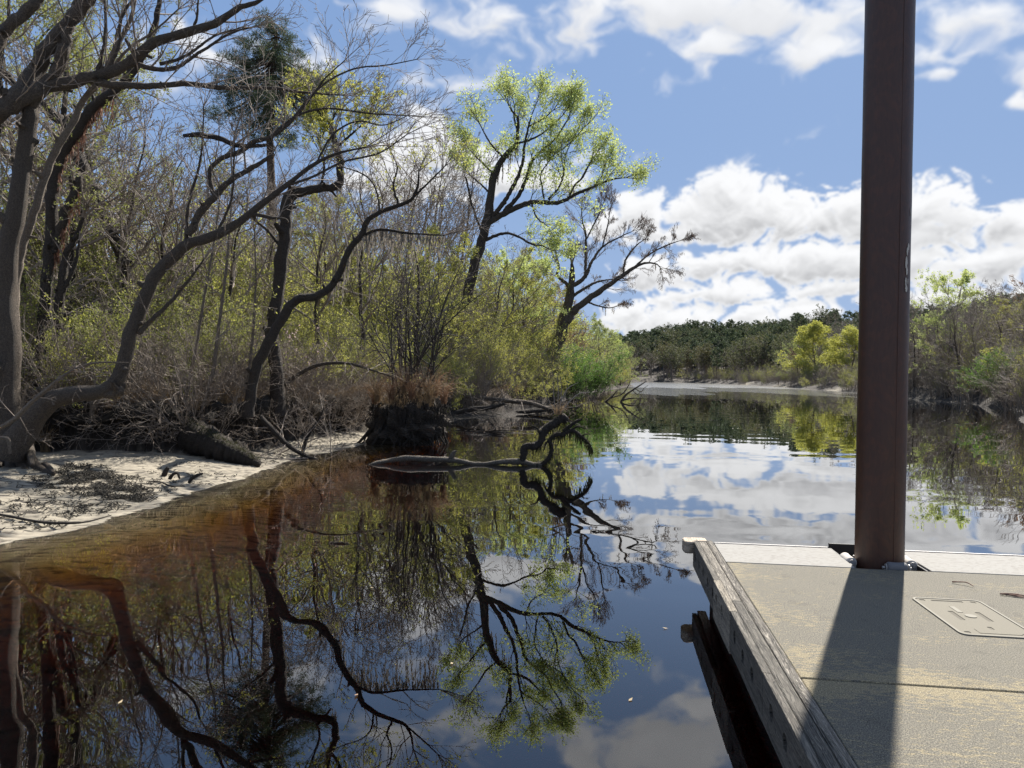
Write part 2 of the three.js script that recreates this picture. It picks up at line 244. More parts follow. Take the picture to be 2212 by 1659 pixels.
{
  // rippled sand: crests a hand apart, bent and broken by noise
  const rip = (x, z) => { const w = fbm2(x * .9, z * .9, 3), a = (x * .42 + z * .95) + w * .22 + n2(x * 2.3, z * 2.3) * .02; const k = Math.sin(a * TAU / .17 + n2(x * 1.3 + 4, z * 1.3) * 1.6); return Math.max(k, -.6) * .017 * (.7 + .5 * n2(x * 1.9 + 2, z * 1.9 + 3)) + n2(x * 7, z * 7) * .004; };
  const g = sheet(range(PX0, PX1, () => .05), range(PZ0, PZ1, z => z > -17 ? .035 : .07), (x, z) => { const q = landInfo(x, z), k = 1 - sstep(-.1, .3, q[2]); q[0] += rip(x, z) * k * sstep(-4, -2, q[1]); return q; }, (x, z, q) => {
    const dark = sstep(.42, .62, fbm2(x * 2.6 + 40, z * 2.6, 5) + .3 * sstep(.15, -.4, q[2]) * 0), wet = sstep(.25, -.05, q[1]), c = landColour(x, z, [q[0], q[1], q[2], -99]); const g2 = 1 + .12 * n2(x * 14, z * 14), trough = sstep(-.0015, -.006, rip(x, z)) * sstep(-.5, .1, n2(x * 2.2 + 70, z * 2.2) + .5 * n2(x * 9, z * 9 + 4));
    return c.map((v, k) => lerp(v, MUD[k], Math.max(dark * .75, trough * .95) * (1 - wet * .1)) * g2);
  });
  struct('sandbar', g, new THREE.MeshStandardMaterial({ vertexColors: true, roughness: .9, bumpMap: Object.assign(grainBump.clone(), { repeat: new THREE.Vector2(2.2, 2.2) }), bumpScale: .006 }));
}

// ---------------------------------------------------------------- water
function rippleNormals(size, tile, seed, waves, lmin, lmax, aniso) {
  const R = rng(seed), ws = []; for (let i = 0; i < waves; i++) { const l = Math.exp(lerp(Math.log(lmin), Math.log(lmax), R())), a = (R() - .5) * Math.PI * aniso + 1.2; const kx = Math.round(Math.cos(a) * tile / l), kz = Math.round(Math.sin(a) * tile / l); if (!kx && !kz) continue; ws.push([kx, kz, R() * TAU, Math.pow(l, .35)]); }
  const d = new Float32Array(size * size * 4); let sum = 0; const gx = new Float32Array(size * size), gz = new Float32Array(size * size);
  for (const [kx, kz, ph, am] of ws) { const kl = Math.hypot(kx, kz); for (let y = 0; y < size; y++) for (let x = 0; x < size; x++) { const c = Math.cos(TAU * (kx * x + kz * y) / size + ph) * am; gx[y * size + x] += c * kx / kl; gz[y * size + x] += c * kz / kl; } }
  for (let i = 0; i < size * size; i++) sum += gx[i] * gx[i] + gz[i] * gz[i]; const k = .18 / Math.sqrt(sum / size / size);
  for (let i = 0; i < size * size; i++) { d[i * 4] = .5 + gx[i] * k; d[i * 4 + 1] = .5 + gz[i] * k; d[i * 4 + 2] = 1; d[i * 4 + 3] = 1; }
  const t = new THREE.DataTexture(d, size, size, THREE.RGBAFormat, THREE.FloatType); t.wrapS = t.wrapT = THREE.RepeatWrapping; t.magFilter = t.minFilter = THREE.LinearFilter; t.repeat.set(1 / tile, 1 / tile); t.needsUpdate = true; return t;
}
const ripplesB = rippleNormals(512, 19, 9, 40, .25, 3, .7);
const riverMat = (k, tex, ro) => new THREE.MeshPhysicalMaterial({ color: rgb(.006, .0045, .003), roughness: ro, clearcoat: 1, clearcoatRoughness: ro * 1.3, ior: 1.33, normalMap: tex, normalScale: new THREE.Vector2(k, k) });
{
  // the clear brown shallows along the sand are a body of tea-coloured water over the bed
  const SZE = 72;
  const Rw = rng(71), waves = []; for (let i = 0; i < 46; i++) { const l = Math.exp(lerp(Math.log(.16), Math.log(2.4), i / 45)), a = 1.45 + (Rw() - .5) * 1.7; waves.push([Math.cos(a) * TAU / l, Math.sin(a) * TAU / l, Rw() * TAU, l]); }
  const zs = range(-20, SZE, z => .011 * Math.max(1.5, z + 0) + .035).map(z => -z), NX = 380, p = [], n = [], uv = [], ix = [];
  for (const z of zs) { const far = Math.max(0, -z), xa = -16 - far * .9, xb = 14 + far * .95, dx = (xb - xa) / NX; for (let i = 0; i <= NX; i++) {
    const x = lerp(xa, xb, i / NX); let sx = 0, sz = 0, h = 0; const calm = .35 + 1.0 * sstep(-.25, .6, n2(x * .09 + 5, z * .16) + .4 * n2(x * .3, z * .5)) + .5 * sstep(22, 60, far), cut = Math.max(dx, .011 * far + .03) * 2.6;
    for (const [kx, kz, ph, l] of waves) { if (l < cut) continue; const f = kx * x + kz * z + ph, a = .00105 * calm * Math.min(1, l / cut - 1 + .2); sx += a * Math.cos(f) * kx * l / TAU; sz += a * Math.cos(f) * kz * l / TAU; h += a * l / TAU * Math.sin(f); }
    p.push(x, h, z); const q = 1 / Math.hypot(sx, 1, sz); n.push(-sx * q, q, -sz * q); uv.push(x, z);
  } }
  const Nz = zs.length, W1 = NX + 1; for (let j = 0; j < Nz - 1; j++) for (let i = 0; i < NX; i++) { const a = j * W1 + i, b = a + 1, c = a + W1, d = c + 1; ix.push(a, b, c, b, d, c); }
  { // sides and floor close the body
    const rim = []; for (let i = 0; i <= NX; i++) rim.push(i); for (let j = 1; j < Nz; j++) rim.push(j * W1 + NX); for (let i = NX - 1; i >= 0; i--) rim.push((Nz - 1) * W1 + i); for (let j = Nz - 2; j >= 1; j--) rim.push(j * W1);
    const b0 = p.length / 3; for (const r of rim) { for (const y of [p[r * 3 + 1], -3]) { p.push(p[r * 3], y, p[r * 3 + 2]); n.push(0, 0, 1); uv.push(0, 0); } } const m = rim.length; for (let i = 0; i < m; i++) { const a = b0 + i * 2, c = b0 + ((i + 1) % m) * 2; ix.push(a, a + 1, c, c, a + 1, c + 1); }
    const f0 = p.length / 3; for (const r of [0, NX, (Nz - 1) * W1 + NX, (Nz - 1) * W1]) { p.push(p[r * 3], -3, p[r * 3 + 2]); n.push(0, -1, 0); uv.push(0, 0); } ix.push(f0, f0 + 2, f0 + 1, f0, f0 + 3, f0 + 2);
  }
  const g = new THREE.BufferGeometry(); g.setAttribute('position', new THREE.Float32BufferAttribute(p, 3)); g.setAttribute('normal', new THREE.Float32BufferAttribute(n, 3)); g.setAttribute('uv', new THREE.Float32BufferAttribute(uv, 2)); g.setIndex(ix);
  struct('river_water', g, new THREE.MeshPhysicalMaterial({ color: 0xffffff, roughness: 0, transmission: 1, thickness: 1, ior: 1.33, clearcoat: 1, clearcoatRoughness: 0, attenuationColor: rgb(.50, .30, .07), attenuationDistance: .8 }));
  const plane = (name, shape, mat) => { const q = new THREE.ShapeGeometry(shape); q.rotateX(-Math.PI / 2); const a = q.attributes.position, b = q.attributes.uv; for (let i = 0; i < a.count; i++) b.setXY(i, a.getX(i), a.getZ(i)); return struct(name, q, mat); };
  const poly = pts => { const s = new THREE.Shape(); pts.forEach(([x, z], i) => i ? s.lineTo(x, -z) : s.moveTo(x, -z)); return s; };
  // open river: glassy near, then zones where the breeze roughens it, their outlines uneven
  const edge = (z0, amp, f, seed) => { const o = []; for (let x = -160; x <= 160; x += .8) o.push([x, z0 + amp * fbm2(x * f + seed, seed, 4)]); return o; };
  const zB = edge(-71.96, 0, .05, 2), zC = edge(-96, 34, .07, 5), zD = edge(-150, 40, .05, 8);
  const strip = (a, b, m) => plane('river_water', poly([...a, ...b.slice().reverse()]), m);
  strip(zB, zC, riverMat(.05, ripplesB, .05)); strip(zC, zD, riverMat(.05, ripplesB, .11)); strip(zD, edge(-400, 0, 1, 1), riverMat(.05, ripplesB, .17));
}

// ---------------------------------------------------------------- floating dock
const canvasTex = (w, h, draw) => { const c = document.createElement('canvas'); c.width = w; c.height = h; draw(c.getContext('2d'), w, h); const t = new THREE.CanvasTexture(c); t.wrapS = t.wrapT = THREE.RepeatWrapping; t.colorSpace = THREE.SRGBColorSpace; return t; };
const boxUV = (g, s = 1) => { const p = g.attributes.position, n = g.attributes.normal, u = g.attributes.uv; for (let i = 0; i < p.count; i++) { const ax = Math.abs(n.getX(i)), ay = Math.abs(n.getY(i)), az = Math.abs(n.getZ(i)); if (ay >= ax && ay >= az) u.setXY(i, p.getX(i) * s, p.getZ(i) * s); else if (ax >= az) u.setXY(i, p.getY(i) * s, p.getZ(i) * s); else u.setXY(i, p.getY(i) * s, p.getX(i) * s); } return g; };
// grit deck: grey aggregate with worn straw-coloured film in flakes and drifts
const deckMap = dataTex(1400, 1400, (u, v) => {
  const x = u * 4, z = v * 4, g = n2(x * 95, z * 95) * .5 + n2(x * 160, z * 160) * .5;
  const drift = fbm2(x * .9 + 3, z * 1.6, 5) * .7 + .75 * Math.exp(-Math.pow((z - 3.17) / .3, 2)) * (z < 3.17 ? .8 : 1) - .22 + .5 * Math.exp(-x / .25) ;
  const flake = fbm2(x * 9 + 40, z * 26, 4) * .75 + n2(x * 60, z * 90) * .2;
  const f = sstep(.08, .42, drift * .75 + flake), dk = sstep(.25, .6, fbm2(x * 3 + 9, z * 3, 4));
  const q = 1 + g * .7 - dk * .08; return [lerp(.49, .66, f * .75) * q, lerp(.475, .61, f * .75) * q, lerp(.43, .48, f * .75) * q];
}, true);
const deckBump = dataTex(1024, 1024, (u, v) => .5 + torus(u, v, 46, 46, 3) * .28 + torus(u, v, 24, 24, 9) * .2);
deckMap.repeat.set(.25, .25); deckBump.repeat.set(1, 1);
const deckMat = new THREE.MeshStandardMaterial({ color: rgb(.505, .49, .465), map: deckMap, bumpMap: deckBump, bumpScale: .0025, roughness: .9 });
const woodH = (u, v, s) => { const w = torf(u, v, .8, .5, s, 3) * .12; const r = torus(u * 1 + w, v, 7, .35, s + 2); const r2 = torus(u + w, v, 18, .7, s + 8); return [r, r2]; };
const woodBump = dataTex(512, 1024, (u, v) => { const [a, b] = woodH(u, v, 4); const crack = sstep(.55, .75, torus(u, v, 9, .5, 77)); return clamp(.62 + a * .32 + b * .22 - crack * .6); });
const woodCol = dataTex(512, 1024, (u, v) => { const [a, b] = woodH(u, v, 4); const crack = sstep(.55, .75, torus(u, v, 9, .5, 77)), st = sstep(.1, .5, torf(u, v, 1.5, 1.2, 91, 4)); const k = clamp(.62 + a * .36 + b * .26 - crack * .55 - st * .18); return [k, k * .965, k * .91]; });
woodBump.repeat.set(4, .6); woodCol.repeat.set(4, .6);
const woodMat = (r, g, b, bump = .006) => new THREE.MeshStandardMaterial({ color: rgb(r, g, b), map: woodCol, bumpMap: woodBump, bumpScale: bump, roughness: .9 });
const timberA = woodMat(.29, .268, .235, .014), timberB = woodMat(.33, .305, .265, .01), timberC = woodMat(.36, .325, .27, .005), timberD = woodMat(.15, .14, .122, .006), timberE = woodMat(.17, .158, .138, .006);
const scuff = dataTex(512, 512, (u, v) => { const a = torf(u, v, 3, 3, 12, 5), s = sstep(.16, .3, torf(u, v, 2, 5, 33, 5)), k = .93 + a * .06; return [lerp(k, .55, s * .6), lerp(k, .5, s * .6), lerp(k * .97, .46, s * .6)]; });
const alu = new THREE.MeshStandardMaterial({ color: rgb(.245, .237, .225), map: scuff, roughness: .92 });
const steelBlack = new THREE.MeshStandardMaterial({ color: rgb(.02, .018, .017), roughness: .6 }), galv = new THREE.MeshStandardMaterial({ color: rgb(.30, .29, .28), roughness: .5, metalness: .6 }), rubber = new THREE.MeshStandardMaterial({ color: rgb(.11, .11, .115), roughness: .75 }), rubberPale = new THREE.MeshStandardMaterial({ color: rgb(.42, .39, .35), roughness: .85 });
const floatMat = new THREE.MeshStandardMaterial({ color: rgb(.015, .015, .015), roughness: .8 });
const DOCK_TURN = -.131, DOCK = V(1.93, 0, -7.0), DECK = .48;
const dock = thing('floating_dock', 'grey grit floating dock with weathered timber rail and white edge strip', 'dock', DOCK); dock.rotation.y = DOCK_TURN;
const bevelBox = (x0, x1, y0, y1, z0, z1, b = .006) => {   // box with chamfered edges, given by its limits
  const s = new THREE.Shape(); s.moveTo(x0 + b, -z0 - b); s.lineTo(x1 - b, -z0 - b); s.lineTo(x1 - b, -z1 + b); s.lineTo(x0 + b, -z1 + b);
  const g = new THREE.ExtrudeGeometry(s, { depth: y1 - y0 - 2 * b, bevelEnabled: true, bevelThickness: b, bevelSize: b, bevelSegments: 1 }); g.rotateX(-Math.PI / 2); g.translate(0, y0 + b, 0); return boxUV(g);
};
// deck panels with an open joint between them
for (const [x0, x1, z0, z1] of [[.052, 6.2, .735, 3.158], [.052, 6.2, 3.174, 5.6], [.052, 6.2, 5.616, 8.4]]) {
  if (z0 < 1) { put('deck_panel', bevelBox(x0, x1, DECK - .07, DECK, z0, z1), deckMat, dock); } else put('deck_panel', bevelBox(x0, x1, DECK - .07, DECK, z0, z1), deckMat, dock);
}
// white metal strip in two lengths, open round the pile
const NX0 = 1.12, NX1 = 1.73, PILE = V(1.415, 0, .43), PR = .2;
put('edge_strip', bevelBox(.05, NX0, DECK - .06, DECK + .004, .03, .731, .003), alu, dock);
put('edge_strip', bevelBox(NX1, 6.2, DECK - .06, DECK + .004, .03, .731, .003), alu, dock);
put('edge_lip', bevelBox(.05, NX0 - .02, DECK - .14, DECK + .012, .012, .03, .002), galv, dock); put('edge_lip', bevelBox(NX1 + .02, 6.2, DECK - .14, DECK + .012, .012, .03, .002), galv, dock);
// float tubs under the deck
for (const [z0, z1] of [[.15, 3.0], [3.3, 5.5], [5.8, 8.2]]) put('float_tub', bevelBox(.0, 6.1, -.14, DECK - .075, z0, z1, .03), floatMat, dock);
// rail: an inner and an outer row of cap timbers, lengths butted
const R0 = rng(77);
for (const [z0, z1, up] of [[-.06, 2.36, 0], [2.366, 5.1, .004], [5.106, 8.3, 0]]) put('rail_timber', bevelBox(-.016, .044, DECK - .13, DECK + .01 + up, z0, z1, .007), timberA, dock);
for (const [z0, z1, up, m] of [[-.05, 1.868, 0, timberB], [1.874, 4.3, .002, timberD], [4.306, 8.3, 0, timberB]]) put('rail_timber', bevelBox(-.09, -.02, DECK - .13, DECK + .006 + up, z0, z1, .006), m, dock);
// facing boards with counterbored bolt holes along the water side
function facing(z0, z1, y0, y1, x0, x1, mat, holes) {
  const s = new THREE.Shape(); s.moveTo(z0, y0); s.lineTo(z1, y0); s.lineTo(z1, y1); s.lineTo(z0, y1);
  for (const [z, y] of holes) { const h = new THREE.Path(); h.absellipse(z, y, .047, .047, 0, TAU, true); s.holes.push(h); }
  const g = new THREE.ExtrudeGeometry(s, { depth: x1 - x0 - .006, bevelEnabled: true, bevelThickness: .003, bevelSize: .003, bevelSegments: 1, curveSegments: 10 });
  g.applyMatrix4(new THREE.Matrix4().set(0, 0, 1, 0, 0, 1, 0, 0, 1, 0, 0, 0, 0, 0, 0, 1)); g.scale(-1, 1, 1); g.translate(x1 - .003, 0, 0); boxUV(g);
  return put('facing_board', g, mat, dock);
}
const holesOf = (z0, z1, y, step, off) => { const o = []; for (let z = z0 + off; z < z1 - .06; z += step) o.push([z, y + (R0() - .5) * .02]); return o; };
facing(-.05, 1.362, .235, DECK + .004, -.138, -.094, timberE, holesOf(-.05, 1.36, .36, .29, .16));
facing(1.368, 2.118, .20, DECK + .008, -.146, -.094, timberC, holesOf(1.37, 2.1, .37, .27, .14));
facing(2.124, 3.148, .22, DECK + .006, -.140, -.094, timberD, holesOf(2.12, 3.14, .36, .29, .16));
facing(3.154, 4.6, .22, DECK + .004, -.138, -.094, timberE, holesOf(3.15, 4.6, .35, .29, .2));
facing(4.606, 8.2, .22, DECK + .004, -.138, -.094, timberD, holesOf(4.6, 8.2, .35, .29, .2));
put('backing_beam', bevelBox(-.09, -.01, .2, DECK - .135, -.04, 8.2, .004), steelBlack, dock);
// rounded bumper block on the outer corner
{ const s = new THREE.Shape(); s.moveTo(-.02, .02); s.lineTo(-.02, .11); s.quadraticCurveTo(-.02, .15, -.07, .15); s.lineTo(-.19, .14); s.quadraticCurveTo(-.23, .13, -.23, .07); s.lineTo(-.22, -.02); s.quadraticCurveTo(-.2, -.06, -.14, -.02); s.lineTo(-.14, .02);
  const g = new THREE.ExtrudeGeometry(s, { depth: .09, bevelEnabled: true, bevelThickness: .014, bevelSize: .012, bevelSegments: 3, curveSegments: 6 }); g.rotateX(-Math.PI / 2); g.translate(0, DECK - .09, -.0); put('corner_bumper', boxUV(g), new THREE.MeshStandardMaterial({ color: rgb(.55, .46, .36), roughness: .8, map: woodCol }), dock); }
// pile guide: dark steel frame in the notch, four rollers in brackets
{
  const guide = new THREE.Group(); guide.name = 'pile_guide'; dock.add(guide);
  const fr = (x0, x1, y0, y1, z0, z1) => put('guide_frame', bevelBox(x0, x1, y0, y1, z0, z1, .003), steelBlack, guide);
  fr(NX0 + .012, NX1 - .012, DECK - .2, DECK + .03, -.075, -.055); fr(NX0 + .012, NX0 + .026, DECK - .2, DECK - .008, -.053, .70); fr(NX1 - .026, NX1 - .012, DECK - .2, DECK - .008, -.053, .70); fr(NX0 + .03, NX1 - .03, DECK - .2, DECK - .075, .70, .728);
  const roller = (cx, cy, cz, len, r, alongX, mat) => {
    const pts = [[0, -len / 2], [r * .8, -len / 2], [r, -len / 2 + .014], [r * .93, -len * .12], [r * .93, len * .12], [r, len / 2 - .014], [r * .8, len / 2], [0, len / 2]].map(p => new THREE.Vector2(p[0], p[1]));
    const g = new THREE.LatheGeometry(pts, 20); g.rotateX(Math.PI / 2); if (alongX) g.rotateY(Math.PI / 2); g.translate(cx, cy, cz); const ro = put('roller', g, mat, guide);
    for (const e of [-1, 1]) {
      const d = len / 2 + .012, sh = new THREE.Shape(); sh.moveTo(-.04, -.1); sh.lineTo(.04, -.1); sh.lineTo(.026, .015); sh.absarc(0, .01, .027, .1, Math.PI - .1, false); sh.closePath();
      const b = new THREE.ExtrudeGeometry(sh, { depth: .008, bevelEnabled: true, bevelThickness: .001, bevelSize: .001, bevelSegments: 1, curveSegments: 8 }); if (alongX) { b.rotateY(Math.PI / 2); b.translate(cx + e * d, cy - .004, cz); } else b.translate(cx, cy - .004, cz + e * d);
      put('bracket', b, galv, guide);
      const bolt = new THREE.CylinderGeometry(.013, .013, .018, 6); if (alongX) { bolt.rotateZ(Math.PI / 2); bolt.translate(cx + e * (d + .016), cy, cz); } else { bolt.rotateX(Math.PI / 2); bolt.translate(cx, cy, cz + e * (d + .016)); } put('bolt', bolt, galv, ro);
    }
  };
  roller(PILE.x - PR - .052, DECK - .015, .40, .2, .05, false, rubberPale); roller(PILE.x + PR + .052, DECK - .015, .40, .2, .05, false, rubberPale);
  roller(PILE.x + .055, DECK + .004, PILE.z + PR + .05, .16, .05, true, rubber); roller(PILE.x, DECK - .03, PILE.z - PR - .052, .2, .05, true, rubber);
}
// access hatch: rounded rim, plate, lift slots, bolts
{
  const hx = 1.475, hz = 1.935, hw = .47, hd = .78, rr = .06, hatch = new THREE.Group(); hatch.name = 'access_hatch'; dock.add(hatch);
  const rrect = (w, d, r, C = THREE.Shape) => { const s = new C(), a = w / 2, b = d / 2; s.moveTo(-a + r, -b); s.lineTo(a - r, -b); s.quadraticCurveTo(a, -b, a, -b + r); s.lineTo(a, b - r); s.quadraticCurveTo(a, b, a - r, b); s.lineTo(-a + r, b); s.quadraticCurveTo(-a, b, -a, b - r); s.lineTo(-a, -b + r); s.quadraticCurveTo(-a, -b, -a + r, -b); return s; };
  const slab = (s, y0, y1, x, z, bev = .002) => { const g = new THREE.ExtrudeGeometry(s, { depth: y1 - y0 - 2 * bev, bevelEnabled: true, bevelThickness: bev, bevelSize: bev, bevelSegments: 2, curveSegments: 6 }); g.rotateX(-Math.PI / 2); g.translate(x, y0 + bev, z); return boxUV(g); };
  const grp = new THREE.MeshStandardMaterial({ color: rgb(.13, .117, .087), roughness: .85, bumpMap: deckBump, bumpScale: .0015 }), pale = new THREE.MeshStandardMaterial({ color: rgb(.165, .152, .12), roughness: .8 });
  const rim = rrect(hw, hd, rr); rim.holes.push(rrect(hw - .026, hd - .026, rr - .01, THREE.Path)); put('hatch_rim', slab(rim, DECK - .01, DECK + .009, hx, hz), pale, hatch);
  const pl = rrect(hw - .036, hd - .036, rr - .014); const slot = (x, z, w, d) => { const s = rrect(w, d, .006, THREE.Path); s.curves.forEach(c => ['v0', 'v1', 'v2'].forEach(k => { if (c[k]) { c[k].x += x - hx; c[k].y -= z - hz; } })); pl.holes.push(s); };
  slot(1.467, 1.603, .215, .03); slot(1.385, 1.93, .035, .19); slot(1.56, 1.93, .035, .19); slot(1.487, 2.17, .028, .06); for (const [x, z] of [[1.645, 1.60], [1.30, 2.27], [1.30, 1.60], [1.645, 2.27]]) slot(x, z, .035, .035);
  put('hatch_plate', slab(pl, DECK - .004, DECK + .005, hx, hz, .001), grp, hatch);
  put('hatch_well', bevelBox(hx - .2, hx + .2, DECK - .03, DECK - .0, hz - .36, hz + .36, .002).translate(0, .0015, 0), new THREE.MeshStandardMaterial({ color: rgb(.09, .08, .06), roughness: .9 }), hatch);
  const disc = new THREE.CylinderGeometry(.036, .036, .004, 24); disc.translate(1.475, DECK + .0075, 1.934); put('hatch_disc', disc, pale, hatch);
  put('hatch_pad', bevelBox(1.425, 1.46, DECK + .005, DECK + .008, 1.73, 1.86, .001), pale, hatch); put('hatch_pad', bevelBox(1.37, 1.62, DECK + .005, DECK + .0075, 2.2, 2.28, .001), grp, hatch);
}
// ---------------------------------------------------------------- steel pile
{
  const c = dock.localToWorld(PILE.clone().setY(0)); dock.updateMatrixWorld(true); const w = PILE.clone().applyMatrix4(dock.matrixWorld);
  const pile = thing('steel_pile', 'dark rust brown steel pile rising through the dock guide', 'pile', V(w.x, -2.2, w.z));
  const rust = dataTex(512, 1024, (u, v) => { const a = torf(u, v, 1.2, 1.6, 8, 5), b = torf(u, v, 6, 1.2, 21, 5), s = sstep(.0, .35, a), k = .84 + b * .24; return [lerp(.55, .68, s) * k, lerp(.49, .56, s) * k, lerp(.44, .45, s) * k]; });
  rust.repeat.set(1, .8);
  const mat = new THREE.MeshStandardMaterial({ color: rgb(.10, .042, .024), map: rust, bumpMap: rust, bumpScale: .002, roughness: .48 });
  const mb = new MB(); const pts = [], rad = []; for (let i = 0; i <= 120; i++) { pts.push(V(0, i * .09, 0)); rad.push(PR); } mb.tube(pts, rad, 48, .006); const body = mb.geometry(); for (let i = 0; i < body.attributes.uv.count; i++) body.attributes.uv.setX(i, body.attributes.uv.getX(i)); put('pile_shaft', body, mat, pile);
  // weld seam and flaked pale coating
  const sm = new MB(); const a0 = .12; sm.tube(Array.from({ length: 40 }, (_, i) => V(Math.sin(a0) * PR, i * .27, Math.cos(a0) * PR)), Array(40).fill(.004), 6); sm.build('weld_seam', mat, pile);
  const R = rng(5), flakeMat = new THREE.MeshStandardMaterial({ color: rgb(.42, .40, .36), roughness: .9 });
  for (const [y, h, a, wd] of [[5.74, .07, .78, .02], [5.43, .06, .60, .03], [5.39, .07, .52, .022], [5.29, .12, .47, .028], [5.22, .07, .52, .026], [5.13, .08, .46, .02], [5.135, .05, .6, .012], [5.07, .06, .5, .032]]) {
    const s = new THREE.Shape(); const n = 18; for (let i = 0; i < n; i++) { const t = i / n * TAU, q = .55 + .6 * R(); const X = Math.cos(t) * wd / 2 * q, Y = Math.sin(t) * h / 2 * (.8 + .3 * R()); i ? s.lineTo(X, Y) : s.moveTo(X, Y); }
    const g = new THREE.ExtrudeGeometry(s, { depth: .003, bevelEnabled: false }); g.translate(0, 0, PR + .002); g.rotateY(a); g.translate(0, y, 0); put('paint_flake', g, flakeMat, pile);
  }
}
// twigs and litter on the deck
{
  dock.updateMatrixWorld(true); const L = (x, z, y = 0) => V(x, DECK + .006 + y, z).applyMatrix4(dock.matrixWorld);
  const bend = (name, label, pts, r, mat) => { const w = pts.map(p => L(...p)), g = thing(name, label, 'twig', w[0].clone()); const mb = new MB(w[0]); const [q, rad] = spline(w.map((p, i) => [p.x, p.y + r, p.z, r * (1 - .6 * i / w.length)]), .02); mb.tube(q, rad, 6, .2); mb.build('stem', mat, g); return g; };
  bend('fallen_twig', 'short forked brown twig lying on the deck above the hatch', [[1.735, 1.075], [1.78, 1.10, .008], [1.82, 1.12, .012], [1.845, 1.18]], .006, M.twigRed);
  const t2 = bend('fallen_twig', 'thin reddish twig bundle lying beside the deck hatch', [[1.945, 1.36], [2.02, 1.365, .006], [2.1, 1.388, .004], [2.2, 1.40]], .006, M.twigRed);
  const mb = new MB(t2.position); for (const [a, b, c] of [[[1.96, 1.35], [2.03, 1.385, .01], [2.12, 1.40]], [[1.98, 1.372], [2.06, 1.36, .012], [2.13, 1.37]], [[2.0, 1.36], [2.05, 1.4, .004], [2.1, 1.425]]]) { const w = [a, b, c].map(p => L(...p)); mb.tube(w, [.004, .004, .002], 5); } mb.build('shoot', M.twigRed, t2);
}

// ---------------------------------------------------------------- trees
const sidesFor = r => r > .12 ? 20 : r > .05 ? 9 : r > .02 ? 6 : r > .008 ? 4 : 3;
function grow(mb, p, d, len, r, lvl, o, R, tip) {
  const seg = o.seg || .22, n = Math.max(2, Math.min(9, Math.round(len / (seg * (lvl > 1 ? 1.6 : 1))))), pts = [p.clone()], rad = [r], q = p.clone(), dir = d.clone().normalize(), step = len / n, wa = o.wander ?? .28;
  for (let i = 1; i <= n; i++) { dir.x += (R() - .5) * 2 * wa; dir.y += (R() - .5) * 2 * wa + (o.up ?? .06); dir.z += (R() - .5) * 2 * wa; dir.normalize(); q.addScaledVector(dir, step); pts.push(q.clone()); rad.push(Math.max(o.rmin ?? .0022, r * (1 - .72 * i / n))); }
  mb.tube(pts, rad, sidesFor(r), 0, false);
  if (lvl > 0) {
    const kids = o.kids[lvl] ?? 4, k = Math.max(1, Math.round(kids * (.7 + .6 * R())));
    for (let c = 0; c < k; c++) {
      const t = .22 + .78 * (c + R()) / k, f = Math.min(n - .001, t * n), i = Math.floor(f), b = pts[i].clone().lerp(pts[i + 1], f - i), T = pts[i + 1].clone().sub(pts[i]).normalize();
      const side = V(R() - .5, R() - .5, R() - .5); side.addScaledVector(T, -side.dot(T)).normalize(); const sp = (o.spread ?? .75) * (.6 + .7 * R());
      grow(mb, b, T.multiplyScalar(Math.cos(sp)).addScaledVector(side, Math.sin(sp)), len * (o.ratio ?? .5) * (.6 + .7 * R()) * (1.15 - .5 * t), Math.max(o.rmin ?? .0022, rad[i] * .62), lvl - 1, o, R, tip);
    }
  }
  if (tip && lvl <= (o.leafLvl ?? 0)) tip(pts, dir);
}
// leaves along the last shoots: size, how many for each shoot, which way they lean
const leafer = (mb, R, { n = 5, l = .07, w = .04, spread = .05, droop = 0 }) => (pts, dir) => {
  for (let i = 0; i < n; i++) { const f = Math.min(pts.length - 1.001, (.25 + .75 * R()) * (pts.length - 1)), k = Math.floor(f), t = f - k, a = pts[k], b = pts[k + 1]; const s = .65 + .7 * R(); mb.leaf(lerp(a.x, b.x, t) + (R() - .5) * spread, lerp(a.y, b.y, t) + (R() - .5) * spread, lerp(a.z, b.z, t) + (R() - .5) * spread, dir.x * .5 + (R() - .5) * 1.8, dir.y * .5 + (R() - .5) * 1.6 - droop, dir.z * .5 + (R() - .5) * 1.8, l * s, w * s, R() * 3, R()); }
};
function mossOn(mb, pts, R, perM, len, width = .02, t0 = 0, t1 = 1) {
  for (let i = 0; i < pts.length - 1; i++) { const t = i / (pts.length - 1); if (t < t0 || t > t1) continue; const L = pts[i].distanceTo(pts[i + 1]), k = perM * L, n = Math.floor(k) + (R() < k % 1 ? 1 : 0);
    for (let c = 0; c < n; c++) { const s = pts[i].clone().lerp(pts[i + 1], R()), l = len * (.25 + R() * R() * 1.1); let x = s.x, y = s.y, z = s.z; const m = Math.max(2, Math.round(l / .09)); for (let j = 0; j < m; j++) { const sl = l / m; for (let q = 0; q < 2; q++) mb.leaf(x + (R() - .5) * .025, y, z + (R() - .5) * .025, (R() - .5) * .5, -1, (R() - .5) * .5, sl * 1.7, width * (1 - .6 * j / m) * (.6 + .8 * R()), R() * 3, R()); x += (R() - .5) * .03; z += (R() - .5) * .03; y -= sl; } } }
}
